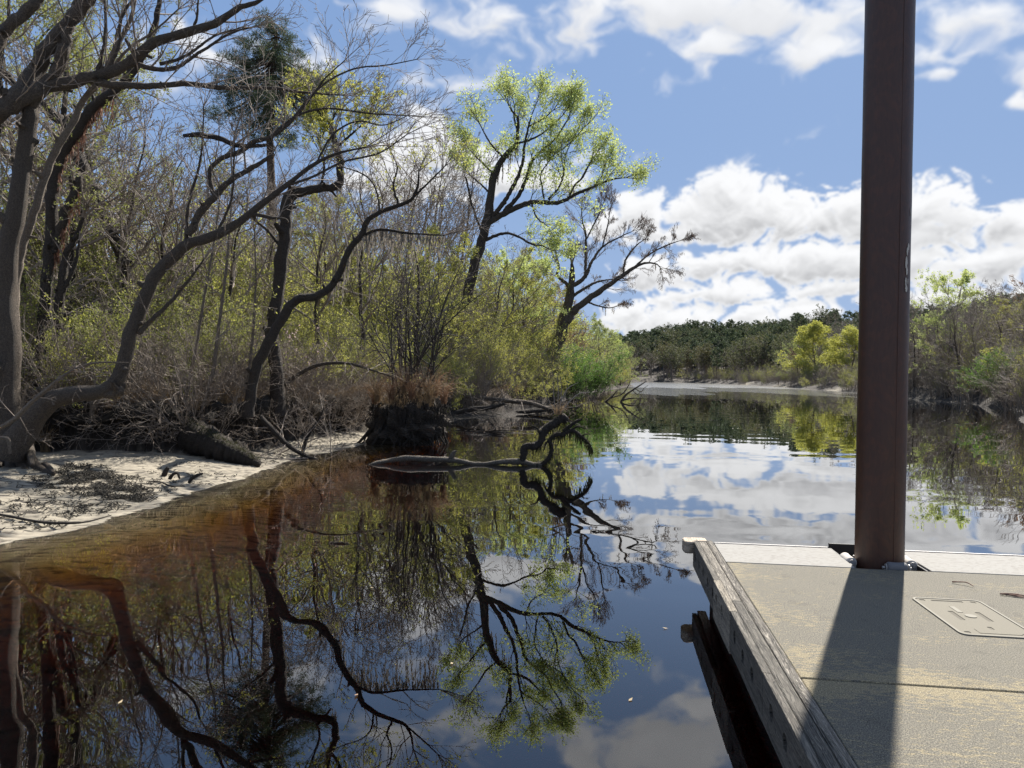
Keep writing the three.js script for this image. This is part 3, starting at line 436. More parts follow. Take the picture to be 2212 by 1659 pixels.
// a tree drawn limb by limb: each limb a list of [photo x, photo y, width in px, depth change]
function drawnTree({ name, label, d, limbs, bark, twigMat, leafMat: lm, leaf, grow: go, moss, seed = 1, group, lumps = .1, twigPer = 3, twigLen = 1.2, mossMat, thick = .45 }) {
  const R = rng(seed), W = limbs.map(l => l.pts.map(([x, y, w, dd = 0]) => { const v = P(x, y, d + dd); return [v.x, v.y, v.z, w * thick / FPX * (d + dd)]; }));
  const base = V(W[0][0][0], W[0][0][1], W[0][0][2]), g = thing(name, label, 'tree', base, group), tw = new MB(base), lf = new MB(base), ms = new MB(base);
  limbs.forEach((l, i) => {
    const [pts, rad, L] = spline(W[i], Math.max(.05, W[i][0][3] * .8)); const jag = l.jag ?? (i ? .4 : .22);
    for (let k = 1; k < pts.length - 1; k++) { const j = rad[k] * jag; pts[k].x += n3(pts[k].x * 2.3 / (rad[k] * 8 + .3), pts[k].y * 2.3 / (rad[k] * 8 + .3), seed) * j; pts[k].z += n3(pts[k].z * 3, pts[k].y * 3, seed + 4) * j; pts[k].y += n3(pts[k].x * 3, pts[k].z * 3, seed + 8) * j * .6; }
    const mb = new MB(base); mb.tube(pts, rad, Math.max(8, sidesFor(rad[0])), (l.lumps ?? lumps) + .05, true, seed);
    if (rad[0] > .05 && d < 30) { const K = rng(seed * 31 + i); for (let s = 0; s < L * 1.5; s++) { const q = 2 + Math.floor(K() * (pts.length - 4)), r = rad[q]; if (!(r > .035)) continue; const T = pts[q + 1].clone().sub(pts[q]).normalize(), D = V(K() - .5, K() - .3, K() - .5); D.addScaledVector(T, -D.dot(T)).normalize(); const out = pts[q].clone().addScaledVector(D, r * .7), ln = K() < .45 ? r * .6 : r * (1.2 + 2.5 * K() * K()), e = out.clone().addScaledVector(D, ln).addScaledVector(T, ln * .5 * K()); const w = r * (.22 + .3 * K()); mb.tube([out, out.clone().lerp(e, .5), e], [w * 1.5, w, w * .7], 7, .25, true, s); } }
    mb.build(l.kind || (i ? 'limb' : 'trunk'), l.bark || bark, g);
    const per = l.per ?? twigPer, t0 = l.t0 ?? (i ? .15 : .45), n = Math.round(L * (1 - t0) * per), tl = l.len ?? twigLen;
    const o = { kids: [0, 4, 4, 3], ...go, ...(l.go || {}) };
    for (let k = 0; k < n; k++) {
      const t = t0 + (1 - t0) * (k + R()) / n, f = Math.min(pts.length - 1.001, t * (pts.length - 1)), q = Math.floor(f), b = pts[q].clone().lerp(pts[q + 1], f - q), T = pts[q + 1].clone().sub(pts[q]).normalize();
      const side = V(R() - .5, R() - .5 + (o.lift ?? .25), (R() - .5) * (o.flat ?? 1)); side.addScaledVector(T, -side.dot(T)).normalize(); const sp = .5 + .7 * R();
      grow(tw, b, T.multiplyScalar(Math.cos(sp)).addScaledVector(side, Math.sin(sp)), tl * (.45 + .9 * R()) * (1.1 - .45 * t), Math.min(rad[q] * .5, (o.r0 ?? .016) * (.5 + .8 * R())), l.lvl ?? o.lvl ?? 2, o, R, lm && !l.bare ? leafer(lf, R, leaf) : null);
    }
    if (!l.cut) { const e = pts[pts.length - 1], T = e.clone().sub(pts[pts.length - 3]).normalize(), re = rad[rad.length - 1]; for (let k = 0; k < (l.ends ?? 4); k++) { const D = T.clone().add(V((R() - .5) * 1.1, (R() - .5) * 1.1 + .1, (R() - .5) * 1.1)); grow(tw, e, D, tl * (.45 + .5 * R()), re * .8, l.lvl ?? o.lvl ?? 2, o, R, lm && !l.bare ? leafer(lf, R, leaf) : null); } }
    if (l.moss) mossOn(ms, pts, R, l.moss[0], l.moss[1], l.moss[2] ?? .03, l.moss[3] ?? 0, l.moss[4] ?? 1);
  });
  for (const m of [tw.build('twigs', twigMat || M.twig, g), lf.build('crown', lm, g), ms.build('hanging_moss', mossMat || M.moss, g)]) if (m) m.userData.kind = 'stuff';
  return g;
}
const bareGo = { kids: [0, 3, 4, 3], wander: .24, up: .05, ratio: .55, spread: .75, lvl: 2, r0: .017, rmin: .0034 };

// big trunk at the foot of the sand, with the arching limb over the water
drawnTree({ name: 'leaning_tree', label: 'thick grey trunk on the sand with roots and an arching bare limb', d: 13.4, seed: 3, bark: M.barkGrey, twigMat: M.twig, grow: bareGo, twigPer: 3.2, twigLen: 1.4, limbs: [
  { pts: [[22, 1005, 86], [18, 960, 74], [14, 880, 64], [16, 760, 60], [12, 640, 54], [22, 520, 44], [42, 400, 38], [58, 300, 36], [66, 228, 34], [72, 200, 32]], t0: .7, per: 1, lumps: .06, cut: true },
  { pts: [[-60, 262, 44, -.4], [0, 238, 42, -.3], [60, 206, 38, -.2], [100, 187, 30], [200, 166, 26], [283, 133, 24], [333, 92, 22], [417, 67, 20], [467, 50, 17], [517, 17, 13], [557, 3, 9], [590, -20, 5]], t0: .1, per: 3.2, len: 1.5 },
  { pts: [[200, 166, 20], [222, 178, 18], [300, 186, 16], [400, 181, 13], [480, 190, 11], [580, 190, 8], [660, 200, 6], [742, 206, 3]], per: 4, len: 1.2 },
  { pts: [[-20, 262, 40, -.3], [30, 214, 38, -.3], [75, 150, 36], [112, 95, 32], [150, 42, 30], [190, 0, 28], [230, -60, 24]], t0: .2, per: 1.6, lumps: .12 },
  { pts: [[66, 230, 30], [110, 170, 30], [135, 110, 28], [150, 50, 24], [172, -10, 20]], per: 1.5 },
  { pts: [[0, 245, 26, -.2], [-40, 180, 30, .2], [-10, 90, 30, .4], [60, 20, 26, .5], [110, -40, 22, .6]], per: 1 },
  { pts: [[283, 133, 12], [330, 148, 12], [380, 145, 9], [430, 115, 7], [500, 72, 5], [560, 55, 3]], per: 5, len: .9 },
  { pts: [[413, 68, 7], [425, 40, 6], [427, 10, 5], [428, -20, 4]], per: 4, len: .6 },
  { pts: [[345, 138, 9], [400, 122, 7], [460, 80, 5], [520, 60, 3]], per: 5, len: .8 },
  { pts: [[207, 165, 10], [222, 110, 8], [228, 50, 6], [225, 0, 5]], per: 3 },
  { pts: [[235, 150, 9], [258, 95, 8], [262, 40, 7], [300, -20, 5]], per: 3 },
] });
// roots of the same trunk, spread on the sand
{ const g = scene.getObjectByName('leaning_tree'); const R = rng(8); for (const [x, y, w, x2, y2, w2, x3, y3] of [[40, 985, 30, 52, 1010, 20, 66, 1034], [48, 975, 30, 78, 1008, 22, 116, 1024], [60, 960, 24, 66, 985, 16, 70, 1005], [20, 990, 34, 30, 1020, 26, 34, 1040], [80, 1006, 16, 100, 1004, 12, 116, 1022], [0, 985, 30, -10, 1015, 26, -30, 1036]]) { const o = g.position, mb = new MB(o), pts = [[x, y, w, 13.2], [x2, y2, w2, 12.7], [x3, y3, 8, 12.35]].map(([a, b, c, d]) => { const v = P(a, b, d); return [v.x, v.y, v.z, c / 2 / FPX * d]; }); const [q, rad] = spline([[lerp(pts[0][0], o.x, .35), pts[0][1] + .25, pts[0][2] - .12, pts[0][3]], ...pts], .05); mb.tube(q, rad, 10, .15); mb.build('root', M.barkGrey, g); } }
// slim pale stem crossing in front
drawnTree({ name: 'slender_tree', label: 'slim pale smooth stem rising beside the thick grey trunk', d: 13.9, seed: 5, bark: M.barkPale, twigMat: M.twigPale, grow: bareGo, twigPer: 1.6, lumps: .03, limbs: [
  { pts: [[34, 900, 20], [32, 760, 20], [34, 640, 19], [44, 550, 19], [78, 445, 18], [117, 333, 17], [160, 260, 15], [182, 213, 14], [214, 178, 13], [246, 110, 11], [282, 40, 9], [295, -20, 7]], t0: .6 },
  { pts: [[214, 178, 9], [245, 140, 8], [290, 95, 6], [330, 70, 5], [385, 20, 3]], per: 4 },
] });
drawnTree({ name: 'dark_tree', label: 'dark trunk draped with brown moss leaning over the slim pale stem', d: 16.5, seed: 7, bark: M.barkDark, twigMat: M.twig, grow: bareGo, leafMat: M.leafOlive, leaf: { n: 5, l: .06, w: .028 }, mossMat: M.mossBrown, limbs: [
  { pts: [[82, 880, 34], [92, 780, 30], [98, 680, 28], [106, 560, 27], [112, 460, 27], [114, 400, 28], [134, 333, 28], [168, 280, 27], [208, 226, 24], [248, 198, 21], [290, 150, 18], [330, 70, 14], [345, 0, 11]], t0: .45, moss: [40, .6, .05, .42, .74] },
  { pts: [[112, 560, 18], [128, 500, 20], [150, 440, 22], [166, 412, 20], [172, 380, 16]], cut: true, per: .5, moss: [50, .6, .05] },
  { pts: [[112, 805, 24], [122, 703, 22], [130, 653, 22], [143, 553, 16], [160, 520, 12], [180, 470, 8]], per: 1.5 },
  { pts: [[124, 660, 12], [146, 610, 10], [165, 560, 8], [172, 520, 5]], per: 2 },
] });
drawnTree({ name: 'slanting_tree', label: 'black barked trunk slanting down to the right behind the moss draped one', d: 20, seed: 9, bark: M.barkDark, twigMat: M.twig, grow: bareGo, twigPer: .8, limbs: [
  { pts: [[292, 700, 30], [275, 610, 27], [262, 553, 26], [234, 484, 26], [202, 418, 28], [172, 345, 28], [140, 275, 26], [84, 222, 24], [40, 190, 20], [0, 150, 16]], t0: .2 },
  { pts: [[172, 345, 14], [175, 300, 12], [215, 230, 10], [238, 140, 8], [260, 40, 6]], per: 2 },
] });
// elbow trunk over the sand
drawnTree({ name: 'elbow_tree', label: 'grey trunk lying level over the sand, then bending sharply up', d: 12.7, seed: 11, bark: M.barkGrey, twigMat: M.twig, grow: { ...bareGo, lift: .5 }, twigPer: 3, twigLen: 1.25, lumps: .05, limbs: [
  { pts: [[22, 985, 70], [52, 930, 60], [84, 888, 50], [120, 862, 44], [170, 850, 37], [222, 845, 34], [252, 826, 34], [266, 786, 32], [278, 735, 30], [300, 672, 31], [322, 622, 30], [345, 583, 27], [375, 552, 27], [400, 530, 25], [467, 508, 22], [520, 477, 18], [567, 440, 15], [617, 402, 12], [683, 352, 9], [733, 330, 6], [790, 318, 4]], t0: .42, jag: .15, per: 3.5 },
  { kind: 'stub', pts: [[225, 846, 30], [248, 846, 28], [262, 843, 26], [266, 842, 20]], cut: true, per: 0 },
  { pts: [[406, 508, 20], [433, 460, 18], [467, 423, 16], [500, 388, 13], [550, 360, 11], [593, 333, 8]], per: 2.5, cut: true },
  { pts: [[463, 424, 12], [453, 374, 11], [473, 347, 11], [517, 327, 12], [547, 307, 12], [583, 297, 9], [623, 267, 8], [667, 217, 6], [700, 172, 4], [745, 130, 2.5]], per: 5, len: 1.2 },
  { kind: 'dead_limb', bark: M.barkDark, pts: [[397, 293, 9, -.2], [430, 292, 13, -.2], [467, 297, 13], [507, 312, 12], [570, 314, 8], [590, 308, 6]], cut: true, per: .6 },
  { pts: [[583, 297, 7], [640, 250, 6], [700, 235, 5], [800, 245, 4], [880, 250, 2.5]], per: 6, len: 1.2, t0: .3 },
  { pts: [[623, 267, 6], [690, 190, 5], [760, 150, 4], [840, 140, 3], [900, 128, 2]], per: 5, len: 1.0, t0: .35 },
  { pts: [[540, 462, 10], [585, 470, 8], [618, 474, 5], [622, 480, 4]], cut: true, per: 2 },
  { pts: [[617, 402, 7], [680, 380, 6], [740, 350, 5], [820, 330, 4], [880, 290, 2.5]], per: 5, len: 1.1 },
  { pts: [[683, 352, 5], [720, 290, 5], [770, 262, 4], [830, 270, 3], [880, 250, 2]], per: 5, len: 1 },
  { pts: [[300, 720, 12], [330, 690, 11], [370, 650, 9], [400, 615, 7], [440, 560, 4]], per: 2.5, len: .8 },
  { pts: [[400, 526, 9], [408, 440, 8], [430, 360, 6], [438, 290, 4], [440, 230, 3]], per: 3, len: .8 },
  { pts: [[467, 508, 7], [500, 430, 6], [505, 360, 5], [507, 300, 3]], per: 3, len: .7 },
] });
drawnTree({ name: 'broken_tree', label: 'dark upright trunk with a broken crooked top and yellow green leaves', d: 18.6, seed: 13, thick: .4, bark: M.barkDark, twigMat: M.twigDark, grow: { ...bareGo, kids: [0, 5, 4, 3] }, leafMat: M.leafYellow, leaf: { n: 7, l: .075, w: .035 }, twigPer: 2, limbs: [
  { pts: [[604, 900, 40], [596, 800, 36], [590, 720, 34], [602, 620, 34], [612, 540, 33], [618, 470, 31], [624, 425, 30], [640, 413, 28]], per: .5, bare: true, cut: true },
  { pts: [[626, 425, 26], [650, 412, 24], [692, 407, 22], [730, 400, 20], [736, 362, 20], [728, 318, 16], [718, 284, 9], [708, 262, 5]], t0: .6, per: 3, len: 1.0, jag: .6, moss: [24, .6, .05, .4, .9] },
  { pts: [[728, 318, 8], [760, 290, 6], [790, 262, 4]], per: 7, len: 1.2 }, { pts: [[722, 295, 8], [690, 262, 6], [672, 235, 4]], per: 8, len: 1.1 }, { pts: [[718, 284, 6], [720, 255, 5], [735, 232, 3]], per: 8, len: 1.0 },
  { pts: [[692, 407, 8], [700, 360, 7], [690, 310, 5], [680, 280, 3]], per: 6, len: 1.1 },
  { pts: [[612, 540, 9], [580, 500, 8], [545, 470, 6], [520, 440, 4]], per: 2, bare: true },
] });
drawnTree({ name: 'curving_tree', label: 'dark trunk curving in an S up to the right above the thicket', d: 17, seed: 15, thick: .4, bark: M.barkDark, twigMat: M.twig, grow: bareGo, leafMat: M.leafYellow, leaf: { n: 3, l: .06, w: .03 }, twigPer: 2, lumps: .06, limbs: [
  { pts: [[536, 900, 34], [545, 830, 28], [557, 786, 27], [580, 740, 27], [617, 676, 25], [640, 648, 23], [683, 640, 21], [712, 622, 20], [732, 592, 18], [751, 545, 17], [786, 500, 15], [792, 480, 14], [821, 458, 12], [861, 444, 11], [888, 431, 9], [902, 404, 7], [905, 370, 4]], t0: .55, jag: .2, moss: [16, .8, .05, .45, .62] },
  { pts: [[788, 507, 8], [821, 496, 8], [875, 503, 7], [901, 505, 5], [960, 508, 4]], moss: [34, .8, .05], per: 2, bare: true },
  { pts: [[861, 444, 7], [850, 400, 6], [858, 360, 4], [840, 320, 3]], per: 4 }, { pts: [[821, 458, 6], [812, 410, 5], [790, 380, 4], [740, 360, 3]], per: 4 }, { pts: [[888, 431, 6], [930, 390, 5], [960, 360, 3]], per: 4 },
] });
// tall leafing tree on the point
const limeGo = { kids: [0, 5, 5, 4], wander: .24, up: .07, ratio: .55, spread: .75, lvl: 2, r0: .03, rmin: .006, seg: .4 };
drawnTree({ name: 'tall_leafing_tree', label: 'tallest tree on the bank, moss hung trunk and fresh pale green crown', d: 44, seed: 17, thick: .3, bark: M.barkDark, twigMat: M.twigDark, grow: limeGo, leafMat: M.leafLime, leaf: { n: 6, l: .13, w: .075, spread: .5 }, twigPer: 2.0, twigLen: 2.0, limbs: [
  { pts: [[950, 890, 56], [965, 840, 50], [977, 790, 42], [983, 748, 40], [998, 681, 37], [1018, 604, 35], [1031, 551, 34], [1045, 504, 33], [1055, 461, 31], [1061, 417, 28], [1068, 377, 25], [1088, 341, 20], [1115, 311, 15], [1118, 284, 12], [1118, 254, 9], [1106, 240, 6], [1098, 225, 4]], t0: .62, moss: [10, 1.4, .12, .45, .85], per: .9 },
  { pts: [[1055, 480, 22], [1098, 457, 20], [1148, 437, 17], [1208, 437, 14], [1241, 421, 12], [1281, 404, 9], [1325, 387, 6], [1352, 384, 3]], t0: .1, len: 2.1 },
  { pts: [[1231, 422, 8], [1241, 401, 7], [1258, 384, 6], [1275, 351, 4], [1290, 330, 3]], len: 1.7, per: 1.6 },
  { pts: [[1175, 430, 7], [1171, 404, 6], [1168, 377, 5], [1181, 355, 4], [1195, 335, 3]], len: 1.6 },
  { pts: [[1185, 430, 8], [1208, 404, 7], [1218, 371, 6], [1221, 340, 4], [1232, 310, 3]], len: 1.9 },
  { pts: [[1062, 470, 18], [1088, 437, 16], [1108, 404, 14], [1128, 357, 11], [1132, 320, 9], [1140, 280, 7], [1150, 245, 4], [1158, 225, 3]], t0: .3, len: 2.1, per: 1.5 },
  { pts: [[1090, 457, 17], [1121, 421, 14], [1141, 377, 12], [1148, 351, 11], [1171, 324, 9], [1195, 304, 7], [1225, 260, 5], [1235, 235, 3]], t0: .35, len: 2.1, per: 1.5 },
  { pts: [[1048, 519, 13], [1075, 507, 11], [1098, 504, 9], [1125, 514, 8], [1148, 527, 7], [1171, 531, 4], [1190, 540, 3]], t0: .35, len: 1.8 },
  { pts: [[1115, 311, 8], [1150, 300, 7], [1180, 282, 5], [1215, 250, 3]], len: 2, per: 1.5 }, { pts: [[1118, 284, 7], [1110, 250, 6], [1112, 235, 4], [1108, 215, 3]], len: 1.8, per: 1.6 }, { pts: [[1140, 275, 6], [1175, 255, 5], [1195, 238, 3]], len: 1.9, per: 1.8 },
  { pts: [[1088, 341, 8], [1060, 310, 7], [1045, 285, 5], [1035, 265, 3]], len: 1.9, per: 1.5 }, { pts: [[1068, 377, 8], [1040, 350, 6], [1020, 330, 4], [1010, 318, 3]], len: 2, per: 2.2 }, { pts: [[1062, 420, 8], [1035, 395, 6], [1012, 375, 4], [1000, 360, 3]], len: 1.9, per: 2.2 }, { pts: [[1148, 437, 7], [1160, 470, 5], [1185, 490, 3]], len: 1.8, per: 2 },
  { kind: 'dead_spar', bare: true, pts: [[1040, 500, 9], [1022, 450, 8], [1010, 400, 7], [1006, 382, 6]], cut: true, per: 0 },
  { pts: [[1281, 404, 5], [1300, 380, 4], [1305, 360, 3]], len: 1.7, per: 1.8 }, { pts: [[1171, 324, 6], [1200, 330, 5], [1240, 300, 4], [1262, 275, 3]], len: 1.9, per: 1.5 },
] });
// bald cypress leaning over the water
drawnTree({ name: 'bald_cypress', label: 'bare grey cypress leaning out over the water with catkins and beard moss', d: 54, seed: 19, thick: .36, bark: M.barkGrey, twigMat: M.twig, grow: { ...limeGo, kids: [0, 6, 7, 4], wander: .16, up: .1, spread: .55, rmin: .007 }, leafMat: M.catkin, leaf: { n: 1, l: .17, w: .03, droop: 2 }, twigPer: 2.1, twigLen: 1.7, lumps: .12, limbs: [
  { pts: [[1176, 890, 60], [1186, 845, 50], [1192, 805, 42], [1198, 767, 38], [1209, 733, 36], [1218, 699, 33], [1225, 664, 28], [1232, 630, 24], [1236, 610, 20], [1236, 585, 14], [1235, 570, 8]], t0: .8, per: .6 },
  { pts: [[1224, 694, 24], [1236, 676, 23], [1250, 662, 21], [1280, 639, 18], [1312, 617, 15], [1346, 594, 12], [1369, 578, 9], [1398, 568, 6], [1419, 571, 4], [1428, 580, 2]], t0: .35, per: 1.5, len: 1.7, moss: [2.2, 1.8, .14, .8, 1] },
  { pts: [[1232, 621, 12], [1214, 605, 10], [1204, 596, 9], [1207, 576, 7], [1200, 545, 4]], len: 1.6 },
  { pts: [[1239, 616, 14], [1261, 601, 12], [1270, 585, 10], [1281, 561, 8], [1301, 534, 6], [1341, 511, 4], [1365, 500, 2]], per: 1.7, len: 1.8 },
  { pts: [[1264, 600, 10], [1265, 560, 8], [1265, 504, 6], [1258, 477, 4], [1256, 450, 2.5]], per: 2, len: 1.8 },
  { pts: [[1230, 645, 10], [1266, 621, 8], [1293, 608, 6], [1325, 603, 3]], per: 1.3 },
  { pts: [[1369, 578, 6], [1405, 548, 5], [1440, 530, 4], [1468, 520, 2]], per: 2.4, len: 1.2 }, { pts: [[1346, 594, 6], [1352, 560, 5], [1375, 530, 4], [1395, 515, 2]], per: 2.2, len: 1.4 }, { pts: [[1301, 534, 5], [1312, 490, 4], [1318, 455, 2]], per: 2.2, len: 1.5 },
  { pts: [[1265, 520, 5], [1290, 470, 4], [1305, 435, 2]], per: 2.2, len: 1.4 },
  { pts: [[1268, 652, 6], [1290, 660, 5], [1318, 665, 3], [1335, 660, 2]], per: 1.6, len: 1, moss: [3, .9, .1, .4, 1] },
] });
// pine behind, tufts of needles on short level limbs
{
  const d = 45, R = rng(21), W = (x, y, dd = 0) => P(x, y, d + dd), base = W(578, 850); base.y = landH(base.x, base.z);
  const g = thing('pine_tree', 'tall dark green pine standing above the bare branches', 'tree', base), tr = new MB(base), lb = new MB(base), nd = new MB(base);
  const [tp, trad] = spline([[base.x, base.y, base.z, .34], ...[[582, 640, .3], [586, 420, .25], [583, 260, .2], [590, 140, .12], [598, 60, .04]].map(([x, y, r]) => { const v = W(x, y); return [v.x, v.y, v.z, r]; })], .5); tr.tube(tp, trad, 12, .08); tr.build('trunk', M.barkRed, g);
  const tuft = (c, s) => { for (let k = 0; k < 30; k++) { const a = V(R() - .5, R() - .35, R() - .5).normalize(); nd.leaf(c.x + (R() - .5) * s * .5, c.y + (R() - .5) * s * .4, c.z + (R() - .5) * s * .5, a.x, a.y, a.z,   .24 + .16 * R(), .03, R() * 3, R()); } };
  for (const [x, y, w, n] of [[598, 62, 35, 6], [590, 90, 52, 10], [585, 120, 62, 12], [590, 150, 78, 15], [585, 182, 95, 15], [600, 190, 110, 8], [582, 215, 100, 15], [575, 240, 112, 15], [580, 262, 105, 12], [570, 285, 80, 8], [590, 300, 70, 6], [475, 245, 20, 4], [685, 195, 34, 8], [665, 225, 44, 8], [640, 160, 40, 6], [545, 130, 34, 5], [530, 200, 44, 7]]) for (let k = 0; k < n; k++) {
    const a = R() * TAU, q = Math.sqrt(R()) * w / FPX * d, c = W(x, y); const e = V(c.x + Math.cos(a) * q, c.y + (R() - .5) * .9, c.z + Math.sin(a) * q), s = tp[Math.min(tp.length - 1, Math.round((c.y - base.y - .8) / (tp[tp.length - 1].y - base.y) * tp.length))].clone();
    const m = s.clone().lerp(e, .6); m.y -= .15; const mb = new MB(base); const [pp, rr] = spline([[s.x, s.y, s.z, .05], [m.x, m.y, m.z, .03], [e.x, e.y, e.z, .012]], .4); lb.tube(pp, rr, 4, 0, false);
    for (let t = 0; t < 7; t++) tuft(V(e.x + (R() - .5) * 1.5, e.y + (R() - .3) * .7, e.z + (R() - .5) * 1.5), .6);
  }
  lb.build('limbs', M.barkRed, g); nd.build('crown', M.needle, g);
}

// ---------------------------------------------------------------- grown trees: a few of each kind, then copies
function makeTree(name, label, group, { h = 11, r = .16, seed = 1, bark = M.barkGrey, twigMat = M.twig, leafMat: lm, leaf, lo = .3, n = 16, len = .34, lvl = 3, go = {}, lean = .1, forks = 0 }) {
  const R = rng(seed), g = new THREE.Group(); g.name = numbered(name); tag(g, label, 'tree', group);
  const tr = new MB(), tw = new MB(), lf = new MB(); const a = R() * TAU, k = 9, pts = []; for (let i = 0; i <= k; i++) { const t = i / k; pts.push([Math.cos(a) * lean * h * t * t + (R() - .5) * .05 * h * t, h * t * .95 - .25, Math.sin(a) * lean * h * t * t + (R() - .5) * .05 * h * t, r * (1.25 - 1.17 * Math.pow(t, .8)) + (i ? 0 : r * .35)]); }
  const [tp, rad] = spline(pts, Math.max(.25, h / 40)); tr.tube(tp, rad, 10, .12);
  const o = { kids: [0, 4, 5, 4], wander: .22, up: .06, ratio: .5, spread: .7, seg: .35, rmin: .005, ...go };
  for (let i = 0; i < n; i++) { const t = lo + (.98 - lo) * (i + R()) / n, q = Math.min(tp.length - 2, Math.floor(t * (tp.length - 1))), az = i * 2.4 + R(), el = .15 + .8 * t * R() + (o.rise ?? .2); const D = V(Math.cos(az) * Math.cos(el), Math.sin(el), Math.sin(az) * Math.cos(el)); const L = h * len * (1.15 - .75 * Math.pow((t - lo) / (1 - lo), 1.5)) * (.65 + .6 * R()); grow(tw, tp[q], D, L, Math.max(.012, rad[q] * .55), lvl, o, R, lm ? leafer(lf, R, leaf) : null); }
  tr.build('trunk', bark, g); for (const m of [tw.build('branches', twigMat, g), lf.build('crown', lm, g)]) if (m) m.userData.kind = 'stuff'; return g;
}
function makeShrub({ h = 4, stems = 8, seed = 1, spread = .5, lvl = 2, go = {}, leaf, r = .02, lean = .35 }) {
  const R = rng(seed), tw = new MB(), lf = new MB(), o = { kids: [0, 5, 6, 4], wander: .2, up: .05, ratio: .42, spread: .65, seg: .3, rmin: .0048, ...go };
  for (let i = 0; i < stems; i++) { const a = R() * TAU, q = Math.sqrt(R()) * spread; grow(tw, V(Math.cos(a) * q, -.3, Math.sin(a) * q), V(Math.cos(a) * lean * R() * 1.4, 1, Math.sin(a) * lean * R() * 1.4), h * (.6 + .5 * R()), r * (.6 + .7 * R()), lvl, o, R, leaf ? leafer(lf, R, leaf) : null); }
  return { tw: tw.geometry(), lf: leaf ? lf.geometry() : null };
}
const PROTO = {
  bare: [1, 2].map(s => makeShrub({ h: 4.2, stems: 9, seed: s, lvl: 2, r: .03, lean: .55, go: { kids: [0, 4, 7], wander: .24, rmin: .0055 } })),
  tangle: [3].map(s => makeShrub({ h: 2.6, stems: 12, seed: s, lvl: 2, lean: 1.1, spread: .7, r: .016, go: { wander: .36, up: -.01, kids: [0, 3, 7], rmin: .005 } })),
  olive: [4, 5].map(s => makeShrub({ h: 3.8, stems: 6, seed: s, lvl: 2, r: .03, lean: .5, go: { kids: [0, 5, 7] }, leaf: { n: 13, l: .08, w: .038, spread: .2 } })),
  lime: [6, 7].map(s => makeShrub({ h: 4, stems: 6, seed: s, lvl: 2, r: .03, lean: .7, go: { kids: [0, 4, 7] }, leaf: { n: 12, l: .08, w: .045, spread: .2 } })),
  fresh: [8].map(s => makeShrub({ h: 2.6, stems: 16, seed: s, lvl: 2, lean: .8, go: { kids: [0, 6, 9] }, leaf: { n: 9, l: .08, w: .03, spread: .12 } })),
};
const PMAT = { bare: [M.twigPale], tangle: [M.twig], olive: [M.twig, M.leafOlive], lime: [M.twig, M.leafYellow], fresh: [M.twig, M.leafGreen] };
// a mass of shrubs nobody could count: one object, its shrubs as copies
function thicket(name, label, category, spots) {
  const g = new THREE.Group(); g.name = numbered(name); g.userData.kind = 'stuff'; tag(g, label, category); scene.add(g);
  const by = {}; for (const s of spots) { const k = s.kind + (s.v % PROTO[s.kind].length); (by[k] ||= []).push(s); }
  const m4 = new THREE.Matrix4(), q = new THREE.Quaternion(), e = new THREE.Euler();
  for (const k in by) { const kind = k.slice(0, -1), pr = PROTO[kind][+k.slice(-1)]; [[pr.tw, PMAT[kind][0], 'stems'], [pr.lf, PMAT[kind][1], 'leaves']].forEach(([geo, mat, nm]) => { if (!geo) return; const im = new THREE.InstancedMesh(geo, mat, by[k].length); im.name = nm; im.castShadow = im.receiveShadow = true; by[k].forEach((s, i) => { e.set(s.tx || 0, s.turn, s.tz || 0); m4.compose(V(s.x, s.y, s.z), q.setFromEuler(e), V(s.s, s.sy ?? s.s, s.s)); im.setMatrixAt(i, m4); }); im.userData.kind = 'stuff'; g.add(im); }); }
  return g;
}
const pick = (R, o) => { let t = 0; for (const k in o) t += o[k]; let x = R() * t; for (const k in o) { x -= o[k]; if (x <= 0) return k; } return Object.keys(o)[0]; };
{
  const R = rng(41), spots = [];
  for (let tries = 0; tries < 60000 && spots.length < 2000; tries++) {
    const z = -11 - 160 * Math.pow(R(), 1.75), x0 = lerp(-34, 30, R()); const [h, s, t] = landInfo(x0, z); if (t < lerp(.35, .05, sstep(26, 34, -z)) || t > 11 + 10 * sstep(30, 60, -z)) continue;
    const px = x0 / -z * FPX + CX; if (px < -260) continue; if (R() < .35 && t > 6) continue;
    const front = t < 1.8, inl = sstep(1, 8, t);
    const w = z > -24 ? { bare: 4, tangle: front ? 5 : 1.4, olive: px < 420 ? 5.5 : 4, lime: px > 520 ? 4.5 : 2 } : z > -50 ? { bare: 2.2, tangle: 1, olive: 3.4, lime: 5 } : { bare: 1.6, tangle: .5, olive: 2.4, lime: 5 };
    const kind = pick(R, w), sc = (kind === 'tangle' ? .9 : lerp(.62, 1.25, inl) * (.7 + .5 * R())) * lerp(1, 1.45, sstep(24, 55, -z));
    spots.push({ kind, v: Math.floor(R() * 8), x: x0, y: h, z, turn: R() * TAU, s: sc, sy: sc * (.85 + .35 * R()), tx: (R() - .5) * .3, tz: (R() - .5) * .3 });
  }
  for (let k = 0, tries = 0; k < 85 && tries < 40000; tries++) { const z = -13 - 24 * R(), x = lerp(-15, 2, R()), [h, s, t] = landInfo(x, z); if (t < .05 || t > .75) continue; const sc = .4 + .35 * R(), kind = R() < .7 ? 'tangle' : 'bare'; spots.push({ kind, v: k, x, y: Math.max(h, .75) - .1, z, turn: R() * TAU, s: sc, tx: .35 + .4 * R(), tz: -.3 * R() }); k++; }
  thicket('undergrowth', 'tangled bare and leafing undergrowth filling the left bank', 'undergrowth', spots);
}
